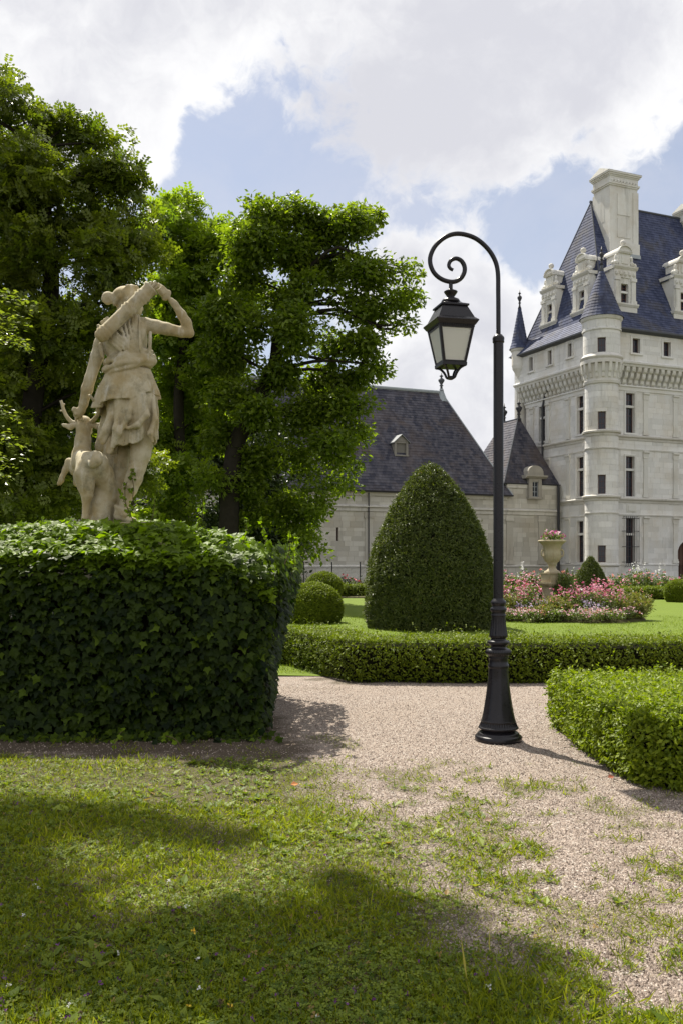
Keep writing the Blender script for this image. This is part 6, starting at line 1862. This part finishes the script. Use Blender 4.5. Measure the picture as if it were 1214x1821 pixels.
for i in range(15):                        # rose border below the tower
    px = 893 + i * 23 + random.uniform(-5, 5); Y_ = 43.5 + random.uniform(-.8, .8)
    plant('rose_bush', 'pink rose bush in the border below the tower', at(px, 0, Y_).x, Y_, .6, random.uniform(.95, 1.35), 'leaf_rose', 900, .14, [('fl_pink', .6), ('fl_salmon', .4)], 18, .10, 'rose border below the tower', 'rose bush')
for i in range(4):
    px = (930, 1128, 1140, 1176)[i]; Y_ = 45.2
    plant('plume_plant', 'tall plant with creamy plumes rising out of the rose border', at(px, 0, Y_).x, Y_, .3, 1.5, 'leaf_rose', 200, .12, [('fl_white', 1)], 60, .05, 'creamy plumes in the rose border', 'flowers', True, True)
for i in range(8):                         # shaded roses on the left
    px = 500 + i * 22 + random.uniform(-6, 6); Y_ = 46.5 + random.uniform(-.6, .6)
    plant('rose_bush', 'red rose bush in the shaded border by the gallery wall', at(px, 0, Y_).x, Y_, .6, random.uniform(.75, 1.0), 'leaf_dark', 520, .13, [('fl_red', 1)], 7, .10, 'shaded roses by the gallery', 'rose bush')

# wire fence in front of the gallery
FY = 52.0
fence = thing('wire_fence', (at(600, 0, FY).x, FY, 0), 'thin wire mesh fence on slim posts before the gallery wall', 'fence')
fx0, fx1 = at(470, 0, FY).x, at(680, 0, FY).x
for i in range(4):
    x = at(640 - i * 50, 0, FY).x
    MB().tube([(x, FY, 0), (x, FY, 1.62)], .035, 6).obj('post', M['iron'], fence)
q = MB(); hgt = 1.5; stp = .28
x = fx0 - hgt
while x < fx1:
    for sg in (1, -1):
        a = (x, FY + .01 * sg, 0) if sg > 0 else (x + hgt, FY + .01 * sg, 0); b = (x + hgt, FY + .01 * sg, hgt) if sg > 0 else (x, FY + .01 * sg, hgt)
        q.tube([a, b], .005, 3, False)
    x += stp
for z in (.05, 1.5): q.tube([(fx0, FY, z), (fx1, FY, z)], .008, 4)
tag(q.obj('wire_mesh', M['lead'], fence), kind='stuff')

# ------------------------------------------------------------------ foreground turf, clover, gravel
def ground_z(X, Y): return .02 * (fbm(X * 1.5, Y * 1.5, 60) - .5)
def sample(n, y0, y1, fn, power=1.5):
    """points in the field of view, denser near the camera, kept with probability fn"""
    u = rng.random(n); Y = (y0 ** (1 - power) + u * (y1 ** (1 - power) - y0 ** (1 - power))) ** (1 / (1 - power))
    X = (rng.random(n) * 2 - 1) * (Y * .385 + 1.25)
    k_ = rng.random(n) < fn(X, Y)
    X, Y = X[k_], Y[k_]
    return np.stack([X, Y, ground_z(X, Y)], 1)
closed = lambda X, Y: np.clip(turf(X, Y), 0, 1)
P = sample(330000, 2.7, 8.7, lambda X, Y: closed(X, Y) ** 1.3, 1.6)
n = len(P)
g = Leaves()
tall = fbm(P[:, 0] * 1.2, P[:, 1] * 1.2, 80)
sz = rng.uniform(.02, .062, n) * (.35 + 1.5 * tall ** 1.5)
tip = np.array([0, 0, .75]) + rng.normal(size=P.shape) * np.array([.75, .75, .25])
nr = rdir(n)
dry = np.clip(rng.random(n) * .85 + .28 * (fbm(P[:, 0] * 2.2, P[:, 1] * 2.2, 85) - .45), 0, 1)
g.add('blade', P, nr, tip, sz, dry)
# taller single stalks along the edge of the turf
P = sample(900, 3.2, 7.0, lambda X, Y: np.exp(-((X - grass_edge(Y) + .25) / .35) ** 2) * .7, 1.4); n = len(P)
g.add('blade', P, rdir(n), np.array([0, 0, 1.]) + rng.normal(size=P.shape) * .22, rng.uniform(.10, .22, n), rng.random(n), wscale=.35)
g.obj('grass', M['grass'], None, 'stuff')
tag(bpy.data.objects['grass'], 'short green turf growing over the gravel', 'grass')

P = sample(72000, 2.7, 8.0, lambda X, Y: closed(X, Y) ** 2 * np.clip((fbm(X * 1.7 + 4, Y * 1.7, 90) - .38) / .2, 0.12, 1), 1.7); n = len(P)
g = Leaves()
P[:, 2] += rng.uniform(.004, .03, n)
rot = rng.random(n) * 6.28; szc = rng.uniform(.009, .019, n); tone = rng.random(n); nn = np.array([0, -.15, 1.]) + rng.normal(size=P.shape) * .35
for j in range(3):
    a = rot + j * 2.094
    g.add('petal', P, nn, np.stack([np.cos(a), np.sin(a), np.zeros(n)], 1), szc, tone)
P = sample(12000, 2.7, 7.6, lambda X, Y: closed(X, Y) ** 2 * np.clip((fbm(X * 1.3 + 9, Y * 1.3, 95) - .44) / .15, .05, 1), 1.7); n = len(P)
rot = rng.random(n) * 6.28
for j in range(4):
    a = rot + j * 1.571 + rng.normal(size=n) * .3
    g.add('leaf', P + np.array([0, 0, .004]), np.stack([-np.cos(a) * .6, -np.sin(a) * .6, np.ones(n)], 1), np.stack([np.cos(a), np.sin(a), rng.uniform(.2, .9, n)], 1), rng.uniform(.018, .05, n) * np.where(rng.random(n) < .06, 1.9, 1), rng.random(n))
o = g.obj('clover', M['clover'], None, 'stuff'); tag(o, 'clover and plantain leaves among the turf', 'clover')

def heads(name, label, mat, n0, size, hz, petals=7, dens=None):
    P = sample(n0, 3.05, 7.6, dens or (lambda X, Y: closed(X, Y) ** 2 * np.clip((fbm(X * 1.1 + 2, Y * 1.1, 99) - .4) / .2, .1, 1)), 1.5); n = len(P)
    g = Leaves(); h = rng.uniform(*hz, n)
    C_ = P + np.stack([np.zeros(n), np.zeros(n), h], 1)
    for j in range(petals):
        d_ = rdir(n) + np.array([0, 0, .5])
        g.add('petal', C_ + rng.normal(size=P.shape) * size * .25, rdir(n), d_, size * rng.uniform(.6, 1.1, n), rng.random(n))
    o = g.obj(name, M[mat], None, 'stuff'); tag(o, label, 'flowers')
    st = Leaves(); st.add('needle', P, np.tile([0, -1., 0], (n, 1)), np.tile([0, 0, 1.], (n, 1)), h, rng.random(n), wscale=.35)
    st.obj('flower_stems', M['grass'], o, 'stuff')
heads('purple_clover_heads', 'tiny purple flower heads dotted through the turf', 'fl_purple', 380, .011, (.02, .06))
heads('brown_seed_heads', 'small brown spent clover heads dotted through the turf', 'twig', 2200, .011, (.02, .07))
heads('white_clover_heads', 'few white clover flowers in the near turf', 'fl_white', 70, .011, (.02, .05), 9)
heads('yellow_flower_heads', 'few yellow flowers at the edge of the turf', 'fl_yellow', 14, .012, (.02, .05), 8)

# loose stones on the gravel
oct_v = np.array([(1, .1, -.4), (-1, -.1, -.4), (-.1, 1, -.4), (.1, -1, -.4), (.15, .1, 1)], float)
oct_f = np.array([(4, 0, 2), (4, 2, 1), (4, 1, 3), (4, 3, 0)])
P = sample(270000, 2.7, 12.2, lambda X, Y: np.clip(1 - turf(X, Y) * .8, 0, 1) * (X < 7) * (1 - .8 * soil(X, Y)), 1.6); n = len(P)
s_ = (rng.uniform(.003, .0065, n) * np.where(rng.random(n) < .05, 1.6, 1))[:, None, None]
V = oct_v[None] * (1 + .35 * rng.normal(size=(n, 5, 1)).clip(-1.5, 1.5)) * np.array([1.15, 1, .7])
a = rng.random(n) * 6.28; ca_, sa_ = np.cos(a)[:, None], np.sin(a)[:, None]
V = np.stack([V[..., 0] * ca_ - V[..., 1] * sa_, V[..., 0] * sa_ + V[..., 1] * ca_, V[..., 2]], -1) * s_ + P[:, None] + np.array([0, 0, .002])
Fp = (oct_f[None] + (np.arange(n) * 5)[:, None, None]).reshape(-1, 3)
def pebble_mat():
    m, t, o = material('pebbles')
    r = t.attr('rnd')
    rp = t.new('ShaderNodeValToRGB'); t.l.new(r, rp.inputs[0])
    e = rp.color_ramp.elements
    e[0].color = (.085, .062, .05, 1); e[1].color = (.46, .39, .33, 1)
    for p_, c_ in ((.18, (.17, .13, .105)), (.45, (.275, .22, .18)), (.75, (.35, .285, .24))):
        x = rp.color_ramp.elements.new(p_); x.color = (*c_, 1)
    principled(t, o, rp.outputs[0], .85, .25)
    return m
M['pebbles'] = pebble_mat()
o = link('gravel', mesh_np('gravel', V.reshape(-1, 3), Fp, M['pebbles'], np.repeat(rng.random(n), 5)))
tag(o, 'loose pinkish beige stones of the path', 'gravel', kind='stuff')

# blades on the far lawn
P = np.stack([rng.uniform(-3, 13, 60000), 13.2 + rng.random(60000) ** 1.3 * 14, np.full(60000, .02)], 1); n = len(P)
P = P[(np.hypot(P[:, 0] - BX, P[:, 1] - BY) > 2.7) & (np.hypot(P[:, 0] - yx, P[:, 1] - 22.6) > 1.45)]; n = len(P)
g = Leaves(); g.add('blade', P, rdir(n), np.array([0, 0, 1.]) + rng.normal(size=P.shape) * .5, rng.uniform(.03, .06, n), rng.random(n), wscale=2.0)
o = g.obj('lawn_grass', M['lawn_grass'], None, 'stuff'); tag(o, 'mown bright green grass of the lawn', 'grass')

# fallen leaves by the hedge and on the turf
for (px, py, cl, lab) in ((1080, 1390, (.30, .10, .06), 'reddish fallen leaf at the foot of the near hedge'), (1158, 1400, (.32, .11, .07), 'reddish fallen leaf by the near hedge corner, closest to the picture edge'), (517, 1403, (.42, .16, .05), 'orange fallen leaf on the turf edge'), (860, 1468, (.25, .17, .12), 'brown fallen leaf on the gravel')):
    Yl = F * EYE / (py - 1000); p = at(px, py, Yl)
    m_ = plain('fallen_leaf', cl, .7)
    V0, F0 = TPL['leaf']
    n_ = np.array([[.2, -.6, .9]]); V_, F_l, r__ = scatter('leaf', np.array([[p.x, p.y, .03]]), n_, np.array([[1., .3, .2]]), .06, np.array([.5]), wscale=1.3)
    V2 = np.concatenate([V_, V_ + np.array([0, .0005, .0012])]); F2 = np.concatenate([F_l, F_l[:, ::-1] + 4])
    tag(link('fallen_leaf', mesh_np('fallen_leaf', V2, F2, m_)), lab, 'leaf')
